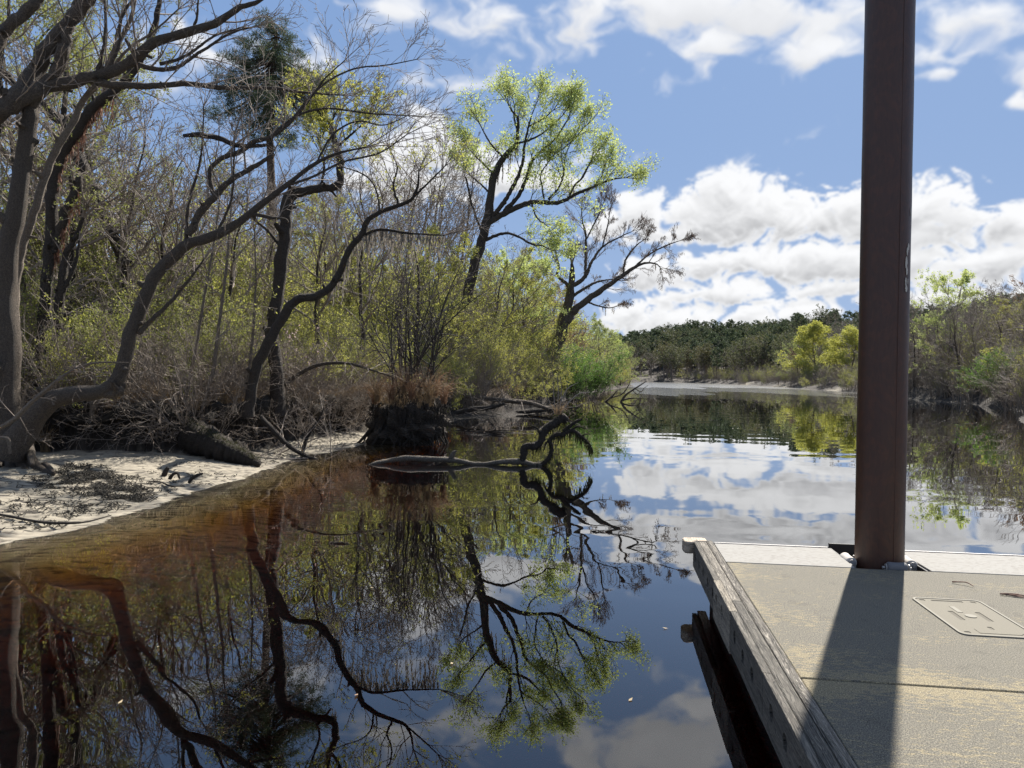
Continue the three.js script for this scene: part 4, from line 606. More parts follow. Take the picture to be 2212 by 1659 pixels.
{
  const R = rng(43), spots = [];
  for (let tries = 0; tries < 60000 && spots.length < 1300; tries++) {
    const u = R(), z = -46 - 270 * u * u, x0 = lerp(20, 150, R()); const [h, s, t, r] = landInfo(x0, z); if (r < .2 || r > 16 + 14 * u) continue; const px = x0 / -z * FPX + CX; if (px > 2500) continue;
    const kind = pick(R, z > -120 ? { bare: 8, tangle: 2, olive: 1, lime: .5 } : { bare: 4, olive: 2.2, lime: .3 }), sc = (kind === 'tangle' ? 1.3 : 1.1 + .9 * R()) * (z < -120 ? .7 : 1) * (r < 4 ? .65 : 1);
    spots.push({ kind, v: Math.floor(R() * 8), x: x0, y: h, z, turn: R() * TAU, s: sc, tx: (R() - .5) * .3, tz: (R() - .5) * .3 });
  }
  thicket('undergrowth', 'grey leafless scrub covering the bank across the river', 'undergrowth', spots);
}
// kinds of tree
const kinds = {};
const tall = { kids: [0, 4, 5, 4], seg: .5 };
kinds.bareA = makeTree('bare_tree', 'slender leafless tree standing behind the thicket', 'leafless trees behind the thicket', { h: 12, r: .14, seed: 61, n: 18, lo: .25, len: .3, lvl: 3, go: { ...tall, rise: .45, kids: [0, 3, 5, 5], rmin: .0085 }, twigMat: M.twigPale });
kinds.bareB = makeTree('bare_tree', 'slender leafless tree standing behind the thicket', 'leafless trees behind the thicket', { h: 11, r: .17, seed: 62, n: 14, lo: .35, len: .42, lvl: 3, go: { ...tall, kids: [0, 3, 5, 5], rmin: .0085 }, bark: M.barkDark, twigMat: M.twig });
kinds.oakA = makeTree('evergreen_tree', '', '', { h: 11, r: .2, seed: 63, n: 20, lo: .18, len: .34, lvl: 3, go: tall, leafMat: M.leafOlive, leaf: { n: 6, l: .08, w: .036, spread: .22 }, bark: M.barkDark });
kinds.limeA = makeTree('leafing_tree', '', '', { h: 10, r: .15, seed: 64, n: 18, lo: .2, len: .38, lvl: 3, go: tall, leafMat: M.leafYellow, leaf: { n: 7, l: .11, w: .06, spread: .25 } });
kinds.limeB = makeTree('leafing_tree', '', '', { h: 10, r: .17, seed: 65, n: 16, lo: .25, len: .42, lvl: 3, go: tall, leafMat: M.leafLime, leaf: { n: 7, l: .13, w: .075, spread: .3 }, bark: M.barkDark });
kinds.paleA = makeTree('leafing_tree', '', '', { h: 9, r: .16, seed: 66, n: 16, lo: .15, len: .46, lvl: 3, go: { ...tall, up: .0 }, leafMat: M.leafPale, leaf: { n: 7, l: .14, w: .06, spread: .3 } });
kinds.rustA = makeTree('rusty_tree', '', '', { h: 10, r: .15, seed: 67, n: 18, lo: .2, len: .34, lvl: 3, go: { ...tall, rise: .4 }, leafMat: M.leafRust, leaf: { n: 2, l: .11, w: .06, spread: .2 }, twigMat: M.twigRed });
kinds.goldA = makeTree('leafing_tree', '', '', { h: 10, r: .15, seed: 68, n: 24, lo: .08, len: .4, lvl: 3, go: tall, leafMat: M.leafGold, leaf: { n: 10, l: .2, w: .13, spread: .8 } });
const used = new Set();
function plant(kind, px, d, h, label, group, sink = 0, sq = 1) {
  let x = (px - CX) / FPX * d; for (let i = 0; i < 60; i++) { const [, , t, r] = landInfo(x, -d); if (px < 1400 && t < .3) x -= .25; else if (px >= 1400 && r < 1.8) x += .4; else break; }
  const o = kinds[kind], y = landH(x, -d) - sink, h0 = { bareA: 12, bareB: 11, oakA: 11, limeA: 10, limeB: 10, paleA: 9, rustA: 10, goldA: 10 }[kind], s = h / h0, turn = (px * 1.7) % TAU;
  const t = copyOf(o, V(x, y, -d), turn, [s * sq, s, s * sq], label); if (group) t.userData.group = group; else if (label) delete t.userData.group; return t;
}
// behind the left thicket
const OAK = 'evergreen tree with small olive leaves behind the grey trunks', OAKG = 'olive leaved evergreens on the left';
for (const [px, d, h, q] of [[-40, 20, 12.5, 1], [75, 22, 12.5, 1], [185, 25, 12, 1], [20, 30, 17, 1], [330, 34, 11.5, 1]]) plant('oakA', px, d, h, OAK, OAKG, 0, q);
for (const [k, px, d, h] of [['bareA', 260, 30, 11], ['bareB', 410, 33, 9.5], ['bareA', 500, 36, 10.5], ['bareB', 640, 34, 10], ['bareA', 720, 40, 12], ['bareB', 800, 44, 13.5], ['bareA', 170, 34, 14], ['bareA', 560, 48, 12], ['bareB', 860, 52, 15], ['bareB', 150, 19, 8], ['bareB', 340, 21, 7.5], ['bareA', 60, 18, 9], ['bareB', 480, 22, 7], ['bareB', 680, 25, 7.5], ['bareA', 560, 27, 8], ['bareB', 780, 28, 8], ['bareA', 250, 20, 8.5], ['bareB', 900, 32, 8], ['bareB', 1060, 46, 9]]) plant(k, px, d, h);
for (const [k, px, d, h] of [['bareA', 915, 60, 21], ['bareA', 985, 62, 21], ['bareB', 950, 66, 20]]) plant(k, px, d, h, 'tall thin leafless tree with fine upright twigs beside the tallest crown', 'tall leafless trees by the tallest crown', 0, .8);
for (const [px, d, h] of [[470, 38, 8.5], [690, 36, 8.8], [770, 38, 8], [850, 36, 7], [920, 40, 8.5]]) plant('limeA', px, d, h, 'small tree in yellow green leaf rising from the thicket', 'yellow green trees in the thicket');
for (const [k, px, d, h] of [['limeA', 1040, 50, 9], ['limeB', 1095, 52, 9.5], ['limeA', 1140, 55, 10], ['limeA', 1180, 60, 9.5], ['limeB', 1120, 64, 11], ['limeA', 1010, 54, 8]]) plant(k, px, d, h, 'rounded lime green tree on the bank before the leaning cypress', 'lime trees before the cypress');
for (const [px, d, h] of [[1240, 72, 10], [1275, 80, 9.5], [1205, 76, 10.5]]) plant('rustA', px, d, h, 'reddish brown budding tree behind the leaning cypress', 'reddish trees behind the cypress');
for (const [k, px, d, h] of [['paleA', 1300, 92, 8.5], ['paleA', 1335, 108, 9.5], ['limeB', 1352, 125, 9], ['paleA', 1318, 118, 10.5], ['paleA', 1372, 145, 8]]) plant(k, px, d, h, 'pale green tree drooping to the water on the far end of the left bank', 'pale trees at the end of the left bank');
plant('bareA', 1330, 100, 9.5, 'thin bare dark tree leaning among the pale trees');
// right bank
plant('limeB', 2058, 88, 13.5, 'tall tree with rounded lime green crown on the right bank');
plant('limeB', 2035, 84, 8.5, 'low bright green tree under the tall rounded crown');
for (const [k, px, d, h] of [['bareA', 1985, 94, 11.2], ['bareB', 2015, 90, 10.8], ['bareA', 2120, 84, 11.9], ['bareB', 2095, 78, 9.8], ['bareB', 2050, 82, 10.5], ['bareA', 2150, 90, 13.3], ['bareA', 1965, 102, 11.9], ['bareB', 2150, 72, 9.1], ['bareA', 2190, 68, 9.1], ['bareB', 2230, 62, 8.4], ['bareB', 1975, 88, 8.4], ['bareA', 2030, 76, 8.4], ['bareB', 2070, 74, 9.1], ['bareA', 2110, 70, 8.4], ['bareB', 2170, 64, 7.7]]) plant(k, px, d, h, 'grey leafless tree on the bank across the river', 'leafless trees across the river');
for (const [px, d, h] of [[2150, 78, 9], [2110, 84, 7.5], [2215, 70, 8]]) plant('limeA', px, d, h, 'mustard yellow leafing tree among grey trees on the right bank', 'mustard trees on the right bank');
plant('rustA', 2206, 80, 12.5, 'tall rust tinged tree on the right bank'); plant('oakA', 2245, 66, 9, 'dark evergreen tree at the edge of the right bank');
for (const [px, d, h] of [[1762, 178, 14], [1838, 152, 11.5]]) plant('goldA', px, d, h, 'round bright yellow tree on the sandy far shore', 'yellow trees on the far shore', 0, 1.2);
plant('paleA', 1722, 192, 12, 'pale green tree beside the bright yellow ones'); plant('rustA', 1712, 200, 9, 'low rusty tree on the far shore beside the pale green one');
for (const [k, px, d, h] of [['bareA', 1815, 180, 18], ['bareA', 1850, 160, 19], ['bareB', 1785, 195, 15]]) plant(k, px, d, h, 'tall grey leafless tree behind the bright yellow trees', 'leafless trees behind the yellow ones');
// far wood: reads as one mass
{
  const R = rng(47), g = new THREE.Group(); g.name = 'far_woodland'; g.userData.kind = 'stuff'; tag(g, 'dark pine covered hill and mixed woods beyond the river bend', 'woodland'); scene.add(g);
  const pineGo = { tw: new MB(), lf: new MB() }; const pr = rng(3); pineGo.tw.tube([V(0, 0, 0), V(.1, 6, 0), V(0, 12, .1), V(0, 16, 0)], [.2, .17, .1, .03], 5);
  for (let k = 0; k < 60; k++) { const y = 6.5 + 9.6 * pr(), a = pr() * TAU, q = 3.1 * Math.sqrt(Math.max(.02, 1 - Math.pow((y - 10.6) / 6.2, 2))) * Math.sqrt(pr()); for (let j = 0; j < 16; j++) pineGo.lf.leaf(Math.cos(a) * q + (pr() - .5) * 1.2, y + (pr() - .5) * .8, Math.sin(a) * q + (pr() - .5) * 1.2, pr() - .5, pr() - .3, pr() - .5, .75, .42, pr() * 3, pr()); }
  const dec = (seed) => { const tw = new MB(), lf = new MB(), q = rng(seed); for (let i = 0; i < 7; i++) grow(tw, V(0, 1 + i * .6, 0), V(q() - .5, .9, q() - .5), 6 + 3 * q(), .09, 2, { kids: [0, 5, 6], seg: 1, rmin: .02, wander: .2 }, q, leafer(lf, q, { n: 4, l: .5, w: .3, spread: .5 })); tw.tube([V(0, -.5, 0), V(0, 4, 0)], [.22, .14], 5); return { tw, lf }; };
  const d1 = dec(5), d2 = dec(6), sets = [[pineGo, M.barkDark, M.needle, []], [d1, M.twig, M.leafFar2, []], [d2, M.twig, M.leafFar, []], [d1, M.twigPale, null, []]];
  for (let t = 0, c = 0; t < 60000 && c < 1500; t++) {
    const z = -lerp(200, 500, Math.pow(R(), .8)), x = lerp(-70, 260, R()), [h, s, tt, r] = landInfo(x, z); if (r < 4) continue; const px = x / -z * FPX + CX; if (px < 1230 || px > 2350) continue; if (z > -290 && r < 12 && px < 1900) { if (R() < .6) continue; }
    const up = h > 5; const k = up ? (R() < .8 ? 0 : 1) : pick(R, { 0: 1.2, 1: 3.5, 2: 2, 3: 2 }); const sc = (k == 0 ? (up ? .8 : .85) : 1.05) * (.75 + .5 * R()); sets[k][3].push([x, h, z, R() * TAU, sc]); c++;
  }
  const m4 = new THREE.Matrix4(), q = new THREE.Quaternion(); for (const [geo, a, b, list] of sets) for (const [mb, mat, nm] of [[geo.tw, a, 'trunks'], [geo.lf, b, 'foliage']]) { if (!mat || !list.length) continue; const im = new THREE.InstancedMesh(mb.geometry(), mat, list.length); im.name = nm; im.userData.kind = 'stuff'; list.forEach(([x, y, z, t, s], i) => im.setMatrixAt(i, m4.compose(V(x, y, z), q.setFromAxisAngle(V(0, 1, 0), t), V(s, s, s)))); g.add(im); }
}

// ---------------------------------------------------------------- things on the bank and in the shallows
const line = (pts, d0) => pts.map(([x, y, w, d = d0]) => { const v = P(x, y, d); return [v.x, v.y, v.z, w / 2 / FPX * d]; });
function limb(mb, pts, lumps = .12, step) { const [q, r, L] = spline(pts, step || Math.max(.03, pts[0][3] * .7)); mb.tube(q, r, Math.max(6, sidesFor(pts[0][3])), lumps, true, pts[0][0]); return [q, r, L]; }
const wetBark = barkMat(.06, .048, .038, .03), driftBark = barkMat(.22, .195, .16, .03);
const mossTuft = (mb, q, r, R, perM, l, w, t0 = 0, t1 = 1) => { for (let i = 0; i < q.length - 1; i++) { const t = i / q.length; if (t < t0 || t > t1) continue; const n = perM * q[i].distanceTo(q[i + 1]); for (let k = 0; k < n; k++) { const a = R() * TAU, b = q[i]; mb.leaf(b.x + Math.cos(a) * r[i] * .9, b.y + Math.abs(Math.sin(a)) * r[i] * .95, b.z + Math.sin(a * 1.7) * r[i] * .9, R() - .5, R() * .6 - .1, R() - .5, l * (.5 + R()), w, R() * 3, R()); } } };
{ // mossy fallen trunk sloping from the bank to the sand
  const pts = line([[270, 866, 92, 17.3], [330, 890, 88, 17.0], [390, 926, 80, 16.6], [440, 952, 66, 16.2], [490, 974, 48, 15.9], [530, 990, 32, 15.7], [560, 1003, 14, 15.55]]), o = V(...pts[5].slice(0, 3)), g = thing('mossy_log', 'thick mossy fallen trunk sloping from the bank down to the sand', 'log', o), mb = new MB(o), ms = new MB(o), R = rng(91);
  const [q, r] = limb(mb, pts, .2, .05); mb.build('trunk', wetBark, g); mossTuft(ms, q, r, R, 700, .1, .012, .3, .95); ms.build('moss', M.mossGreen, g);
}
{ // stump of earth and roots standing in the edge of the water
  const c = V(-3.05, -.1, -21.6), g = thing('root_stump', 'dark root mound at the water edge topped with brown grass', 'stump', c), R = rng(93);
  const geo = new THREE.SphereGeometry(1, 64, 40); { const p = geo.attributes.position; for (let i = 0; i < p.count; i++) { const x = p.getX(i), y = p.getY(i), z = p.getZ(i), low = sstep(.2, -.7, y); let q = 1 + .22 * n3(x * 1.8, y * 1.8, z * 1.8) + .13 * n3(x * 4.5, y * 2.2, z * 4.5) + .06 * n3(x * 11, y * 5, z * 11) - .12 * low + low * .6 * sstep(.3, 1, -x); p.setXYZ(i, x * q * 1.02, .62 + y * q * .82, z * q * .8); } geo.computeVertexNormals(); }
  put('mound', geo, new THREE.MeshStandardMaterial({ color: rgb(.045, .036, .028), roughness: 1, bumpMap: grainBump, bumpScale: .08 }), g);
  const root = (pts, r, mb) => mb.tube(pts, pts.map((_, j) => r * (1 - .65 * j / pts.length)), 6, .1);
  for (let k = 0; k < 26; k++) { const a = k / 26 * TAU + (R() - .5) * .3, flare = Math.cos(a) < -.2 ? 1.0 : .35, pts = []; let h = 1.15 + .25 * (R() - .5), q = .92; for (let j = 0; j < 7; j++) { const t = j / 6; pts.push(V(c.x + Math.cos(a + (R() - .5) * .2) * (q + flare * t * t * .8) + (R() - .5) * .06, c.y + Math.max(-.15, h * (1 - t * 1.1)) + .05, c.z + Math.sin(a + (R() - .5) * .2) * (q + flare * t * t * .5) * .8)); } const mb = new MB(c); root(pts, .035 + .05 * R() * R(), mb); mb.build('root', wetBark, g); }
  const rt = new MB(c); for (let k = 0; k < 240; k++) { const a = R() * TAU, q = .9 + .3 * R(); let x = c.x + Math.cos(a) * q, z = c.z + Math.sin(a) * q * .8, y = c.y + 1.35 - .9 * R() * R(); const pts = [V(x, y, z)], m = 3 + Math.floor(R() * 5), wx = (R() - .5) * .12, wz = (R() - .5) * .1; for (let j = 1; j < m; j++) { x += (R() - .5) * .14 + wx; z += (R() - .5) * .1 + wz; y -= .04 + .2 * R(); pts.push(V(x, Math.max(y, -.1), z)); } rt.tube(pts, pts.map((_, j) => .011 * (1 - .1 * j) * (.4 + R())), 4, 0, false); } rt.build('rootlets', wetBark, g).userData.kind = 'stuff';
  const th = new MB(c); for (let k = 0; k < 60; k++) { const a = R() * TAU, q = Math.sqrt(R()) * .95; tuft(th, c.x + Math.cos(a) * q, c.y + 1.42 - .3 * q * q, c.z + Math.sin(a) * q * .75, R, 9, .75, .9, .012); } th.build('thatch', M.grass, g).userData.kind = 'stuff';
}
// a tuft of arching dry blades
function tuft(mb, x, y, z, R, n, h, spread = .5, w = .014) { for (let k = 0; k < n; k++) { const a = R() * TAU, l = h * (.5 + .7 * R()), out = spread * (.3 + R()); let px = x + (R() - .5) * .16, py = y, pz = z + (R() - .5) * .16; const m = 4; for (let j = 0; j < m; j++) { const t = (j + .5) / m, dx = Math.cos(a) * out * t * 1.7, dz = Math.sin(a) * out * t * 1.7, dy = 1 - 1.5 * t * t * out * 1.7; const s = l / m; mb.leaf(px, py, pz, dx, dy, dz, s * 1.25, w * (1.1 - .7 * t), a, R()); const q = Math.hypot(dx, dy, dz); px += dx / q * s; py += dy / q * s; pz += dz / q * s; } } }
function tussock(label, x, y, z, seed, n, h, mat, spread, group) { const o = V(x, y, z), g = thing('grass_tussock', label, 'grass', o, group), mb = new MB(o); tuft(mb, x, y, z, rng(seed), n, h, spread); mb.build('blades', mat, g); return g; }
{
  const R = rng(95); let k = 0;
  for (const [px, d, n, h] of [[100, 15.2, 70, .8], [150, 15.6, 90, .8], [190, 15.9, 80, .9], [235, 15.8, 60, .7], [335, 16.6, 90, .7], [375, 16.7, 110, .8], [415, 17.3, 80, .8], [470, 17.9, 80, .8], [520, 18.3, 60, .9], [585, 19.6, 70, .8], [640, 21, 80, .8]]) { const x = (px - CX) / FPX * d; tussock('tawny grass tussock hanging over the dark bank edge', x, landH(x, -d) - .03, -d, 100 + k++, n, h, k % 3 ? M.grass : M.grassPale, .55, 'grass tussocks on the bank edge'); }
  const st = [[-3.95, 1.22, -21.2], [-3.5, 1.3, -20.95], [-4.1, 1.15, -21.6], [-2.4, 1.3, -21.0], [-2.0, 1.2, -21.3], [-2.9, 1.35, -20.9], [-3.2, 1.45, -21.4], [-2.3, 1.4, -21.6]]; st.forEach(([x, y, z], i) => tussock('rust brown grass clump drooping over the root mound', x, y, z, 130 + i, 120, 1.1, i % 3 ? M.grassRed : M.grass, .85, 'grass clumps on the root mound'));
}
{ // many stemmed shrub on the mound
  const o = V(-2.95, 1.5, -21.7), g = thing('stump_shrub', 'dark many stemmed shrub fanning up from the root mound', 'shrub', o), R = rng(97), tw = new MB(o), lf = new MB(o);
  for (let k = 0; k < 22; k++) { const a = R() * TAU, l = .25 + .75 * R(); grow(tw, V(o.x + (R() - .5) * 1.2, o.y - .1, o.z + (R() - .5) * .8), V(Math.cos(a) * l * .75 + .12, 1, Math.sin(a) * l * .5), 2.4 + 2.2 * R(), .02 + .022 * R(), 2, { kids: [0, 5, 6], wander: .14, up: .01, ratio: .45, rmin: .004, seg: .35 }, R, k % 2 ? leafer(lf, R, { n: 3, l: .06, w: .03 }) : null); }
  tw.build('stems', M.twigDark, g); lf.build('leaves', M.leafYellow, g);
}
{ // log awash with a mossy branching end
  const D = 16.7, o = P(960, 1005, D); o.y = 0; const g = thing('driftwood_log', 'half sunken log with a mossy branching end reflected in still water', 'log', o), R = rng(99), ms = new MB(o);
  const t = new MB(o); limb(t, line([[790, 1008, 4, 16.5], [812, 1001, 10, 16.55], [841, 995, 11], [878, 990, 14], [931, 992, 14], [981, 994, 13], [1025, 1002, 10], [1048, 1002, 9], [1081, 998, 12], [1125, 997, 15], [1151, 1003, 11], [1170, 1004, 12]], D), .14, .06); t.build('trunk', driftBark, g);
  const knot = new MB(o); limb(knot, line([[974, 990, 12], [981, 978, 10], [986, 974, 4]], D), .1, .02); knot.build('knot', driftBark, g);
  const br = (pts, m) => { const mb = new MB(o), r = limb(mb, line(pts.map(([x, y, w]) => [x + (R() - .5) * 7, y + (R() - .5) * 6, w * .66]), D), .3, .035); mb.build('branch', wetBark, g); mossTuft(ms, r[0], r[1], R, 220, .05, .009); if (m) mossOn(ms, r[0], R, m * 2, .26, .03); };
  br([[1160, 1003, 16], [1172, 1000, 16], [1190, 985, 14], [1196, 968, 12], [1188, 950, 13], [1200, 942, 14], [1217, 936, 15], [1237, 931, 13], [1256, 941, 9], [1270, 956, 6], [1279, 968, 3]], 40);
  br([[1126, 1000, 22], [1129, 984, 24], [1137, 967, 26], [1160, 959, 24], [1168, 945, 25], [1180, 926, 26], [1195, 914, 28], [1218, 903, 26], [1222, 908, 20]], 30);
  br([[1215, 934, 13], [1235, 916, 12], [1247, 910, 10], [1259, 908, 7]]); br([[1200, 912, 16], [1213, 905, 18], [1219, 912, 14]]);
  br([[1127, 988, 7], [1120, 1000, 6], [1117, 1010, 4]]); br([[1170, 945, 9], [1160, 925, 7], [1150, 918, 4]]); br([[1237, 931, 8], [1250, 924, 6], [1266, 926, 3]]); br([[1188, 950, 7], [1178, 958, 6], [1172, 975, 3]]); br([[1256, 941, 5], [1262, 936, 4], [1276, 940, 2]]);
  ms.build('moss', M.mossGreen, g);
  const c = P(1206, 897, D), gr = tussock('reddish grass tuft growing on the mossy end of the sunken log', c.x, c.y, c.z, 160, 70, .36, M.grass, .7);
  const tw = new MB(gr.position); for (const pts of [[[1206, 893, 3], [1214, 862, 3], [1228, 838, 2.4], [1250, 826, 1]], [[1212, 892, 3], [1232, 866, 3], [1252, 850, 2.4], [1275, 847, 1]], [[1200, 893, 2], [1196, 850, 2], [1193, 800, 1]], [[1204, 893, 2], [1206, 845, 2], [1204, 805, 1]], [[1208, 893, 2], [1213, 850, 2], [1210, 815, 1]], [[1198, 895, 2], [1180, 850, 1.6], [1170, 815, 1]], [[1210, 893, 2], [1222, 850, 1.6], [1226, 822, 1]]]) limb(tw, line(pts, D), 0, .05); tw.build('stalks', M.twigPale, gr);
}
{ // drowned branch further out
  const d = 60, o = P(1341, 868, d); o.y = 0; const g = thing('drowned_branch', 'bare branch sticking up out of the river with its forks', 'branch', o); for (const pts of [[[1341, 869, 5], [1350, 855, 5], [1366, 843, 4], [1383, 832, 3], [1397, 823, 1.5]], [[1341, 866, 4], [1358, 861, 4], [1376, 860, 2]], [[1306, 869, 5], [1320, 858, 4], [1334, 843, 2]], [[1318, 860, 3], [1345, 850, 3], [1358, 832, 2], [1362, 822, 1]], [[1372, 840, 2], [1385, 846, 2], [1392, 838, 1.4], [1400, 832, 1]], [[1366, 843, 2], [1378, 852, 2], [1384, 845, 1]]]) { const mb = new MB(o); limb(mb, line(pts, d), .1, .1); mb.build('fork', M.barkGrey, g); }
}
// logs and branches fallen along the cove
const stick = (name, label, cat, d, pts, mat, tw) => { const w = line(pts, d), o = V(w[0][0], w[0][1], w[0][2]), g = thing(name, label, cat, o), mb = new MB(o), [q, r] = limb(mb, w, .12); mb.build('stem', mat, g); if (tw) { const t = new MB(o), R = rng(pts[0][0]); for (let k = 0; k < tw[0]; k++) { const i = Math.floor((.15 + .85 * R()) * (q.length - 1)); grow(t, q[i], V((R() - .5) * 1.6, (R() - .5) * 1.1 + (tw[3] || 0), (R() - .5) * 1.6), tw[1] * (.5 + R()), Math.min(r[i] * .7, tw[2]), 2, { kids: [0, 3, 4], wander: .22, up: -.01, ratio: .5, rmin: .003 }, R); } t.build('shoots', M.twig, g); } return g; };
stick('fallen_log', 'long grey log lying along the cove behind the root mound', 'log', 37, [[1005, 858, 9], [1060, 862, 10], [1100, 866, 11], [1150, 872, 10], [1186, 884, 7]], M.barkGrey, [10, 1.4, .02]);
stick('fallen_log', 'thin dark log touching the water at the cove mouth', 'log', 39, [[1080, 893, 8], [1130, 890, 9], [1180, 886, 8], [1225, 882, 5], [1248, 880, 3]], wetBark, [6, 1.2, .015]);
stick('fallen_log', 'dark broken log on the mud below the grassy bank of the cove', 'log', 33, [[985, 892, 10], [1020, 884, 12], [1060, 880, 10], [1090, 872, 6]], wetBark, [10, 1.5, .02]);
stick('fallen_log', 'blackened log across the small sand cove beside the root mound', 'log', 23.6, [[640, 905, 14], [690, 905, 16], [740, 909, 14], [795, 908, 8]], wetBark, [12, 1.2, .02]);
stick('fallen_branch', 'curving bare branch arching from the bank over the small sand cove', 'branch', 19.5, [[575, 900, 10], [600, 850, 10], [640, 812, 9], [690, 788, 8], [750, 785, 6], [805, 800, 4], [850, 815, 2]], M.barkGrey, [14, 1.1, .014, .2]);
stick('fallen_branch', 'dark drooping branch spreading its twigs down to the brown shallows', 'branch', 17.4, [[560, 900, 14], [590, 930, 12], [620, 960, 10], [660, 985, 8], [700, 998, 6], [735, 1012, 3]], wetBark, [26, 1.2, .014]);
stick('fallen_branch', 'forked black branch standing from the sand beside the drooping branch', 'branch', 18.2, [[650, 1000, 8], [658, 960, 8], [672, 930, 7], [690, 905, 5], [700, 880, 3]], wetBark, [16, 1.0, .012, .2]);
stick('fallen_branch', 'thin branch leaning against the dark bank by the mossy trunk', 'branch', 15.8, [[175, 985, 8], [210, 960, 10], [238, 930, 9], [250, 890, 6], [285, 850, 3]], M.barkGrey, [8, .7, .01, .2]);
stick('leaning_branch', 'pale curved branch reaching in front of the level grey trunk', 'branch', 11.6, [[-20, 932, 11], [0, 924, 10], [30, 906, 10], [67, 870, 9], [107, 836, 8], [150, 804, 6], [200, 785, 5], [277, 783, 2]], M.barkPale, [7, .6, .008, .1]);
stick('sand_stick', 'long dark stick lying along the waterline of the sand', 'stick', 9.3, [[-20, 1108, 5, 9.62], [30, 1117, 6, 9.5], [90, 1128, 6, 9.35], [140, 1130, 6, 9.35], [182, 1128, 4, 9.45], [240, 1113, 2, 9.85]], wetBark);
stick('sand_stick', 'short upright black stub standing on the rippled sand', 'stick', 13.3, [[352, 1034, 12, 13.45], [356, 1022, 12, 13.45], [363, 1010, 7, 13.45]], wetBark);
stick('sand_stick', 'bent black root arching out of the rippled sand', 'stick', 13.2, [[366, 1036, 8, 13.3], [372, 1026, 7, 13.3], [383, 1022, 6, 13.3], [388, 1034, 4, 13.25]], wetBark);
stick('sand_stick', 'curved black stick nearest the brown shallows', 'stick', 13.1, [[408, 1043, 7, 12.95], [415, 1033, 8, 12.95], [428, 1026, 7, 13.0], [438, 1023, 4, 13.1]], wetBark);
stick('sand_stick', 'thin wavy dark twig lying across the rippled sand', 'stick', 12.4, [[318, 1040, 3, 12.7], [345, 1041, 3, 12.72], [370, 1050, 3.5, 12.4], [400, 1050, 2, 12.5]], wetBark);
stick('sand_stick', 'pale hooked stick poking up beside the thick grey trunk', 'stick', 11.9, [[-12, 946, 8], [8, 946, 8], [17, 949, 8], [20, 962, 7], [22, 980, 5]], M.barkPale);
// saplings standing in the thicket
for (const [lab, d, seed, pts] of [['slim straight sapling left of its leaning neighbour in the thicket', 16.8, 201, [[398, 900, 9], [404, 850, 9], [420, 770, 8], [438, 660, 7], [456, 560, 6], [470, 470, 4], [478, 400, 2]]], ['slim sapling leaning right above the tawny grass', 16.9, 203, [[428, 915, 11], [446, 850, 10], [460, 800, 9], [473, 703, 8], [486, 603, 7], [494, 520, 5], [500, 440, 3]]], ['thin grey sapling just behind the S curved trunk', 18, 205, [[530, 880, 8], [538, 800, 7], [548, 700, 6], [552, 600, 5], [550, 500, 3]]], ['grey sapling in front of the lime green trees', 23, 207, [[868, 850, 9], [866, 760, 9], [866, 690, 8], [868, 610, 6]]], ['short broken sapling beside the level grey trunk', 15.4, 209, [[196, 915, 11], [200, 870, 10], [206, 830, 8]]]])
  drawnTree({ name: 'sapling', label: lab, d, seed, bark: M.barkPale, twigMat: M.twig, grow: { ...bareGo, kids: [0, 3, 4] }, twigPer: 2.2, twigLen: .8, lumps: .04, leafMat: M.leafYellow, leaf: { n: 2, l: .06, w: .03 }, limbs: [{ pts, t0: .3 }] });
// bushes
for (const [lab, px, d, s, y] of [['dense bright green bush at the foot of the leaning cypress', 1238, 56, 1.45, 0], ['bright green bush overhanging the water on the right bank', 2196, 60, 1.3, 0]]) {
  let x = (px - CX) / FPX * d; const g = thing('green_bush', lab, 'bush', V(x, Math.max(.5, landH(x, -d)), -d)); g.scale.set(s * 1.15, s, s * 1.15); for (const [i, [dx, dz]] of [[0, 0], [-1.2, .2], [.8, -.4], [-.3, .6]].entries()) { const st = put('stems', PROTO.fresh[0].tw, M.twig, g), lf = put('leaves', PROTO.fresh[0].lf, M.leafGreen, g); for (const m of [st, lf]) { m.position.set(dx, 0, dz); m.rotation.y = i * 1.9; } }
}
{ const o = P(632, 735, 20), g = thing('flowering_shrub', 'small shrub with pale pink blossoms in the thicket', 'shrub', o), tw = new MB(o), lf = new MB(o), R = rng(211); for (let k = 0; k < 5; k++) grow(tw, V(o.x + (R() - .5) * .4, o.y - 1, o.z), V(R() - .5, 1.6, R() - .5), 1.2, .01, 1, { kids: [0, 5], rmin: .003 }, R, leafer(lf, R, { n: 3, l: .06, w: .05 })); tw.build('stems', M.twig, g); lf.build('blossoms', leafMat(.55, .42, .40, .4), g); }
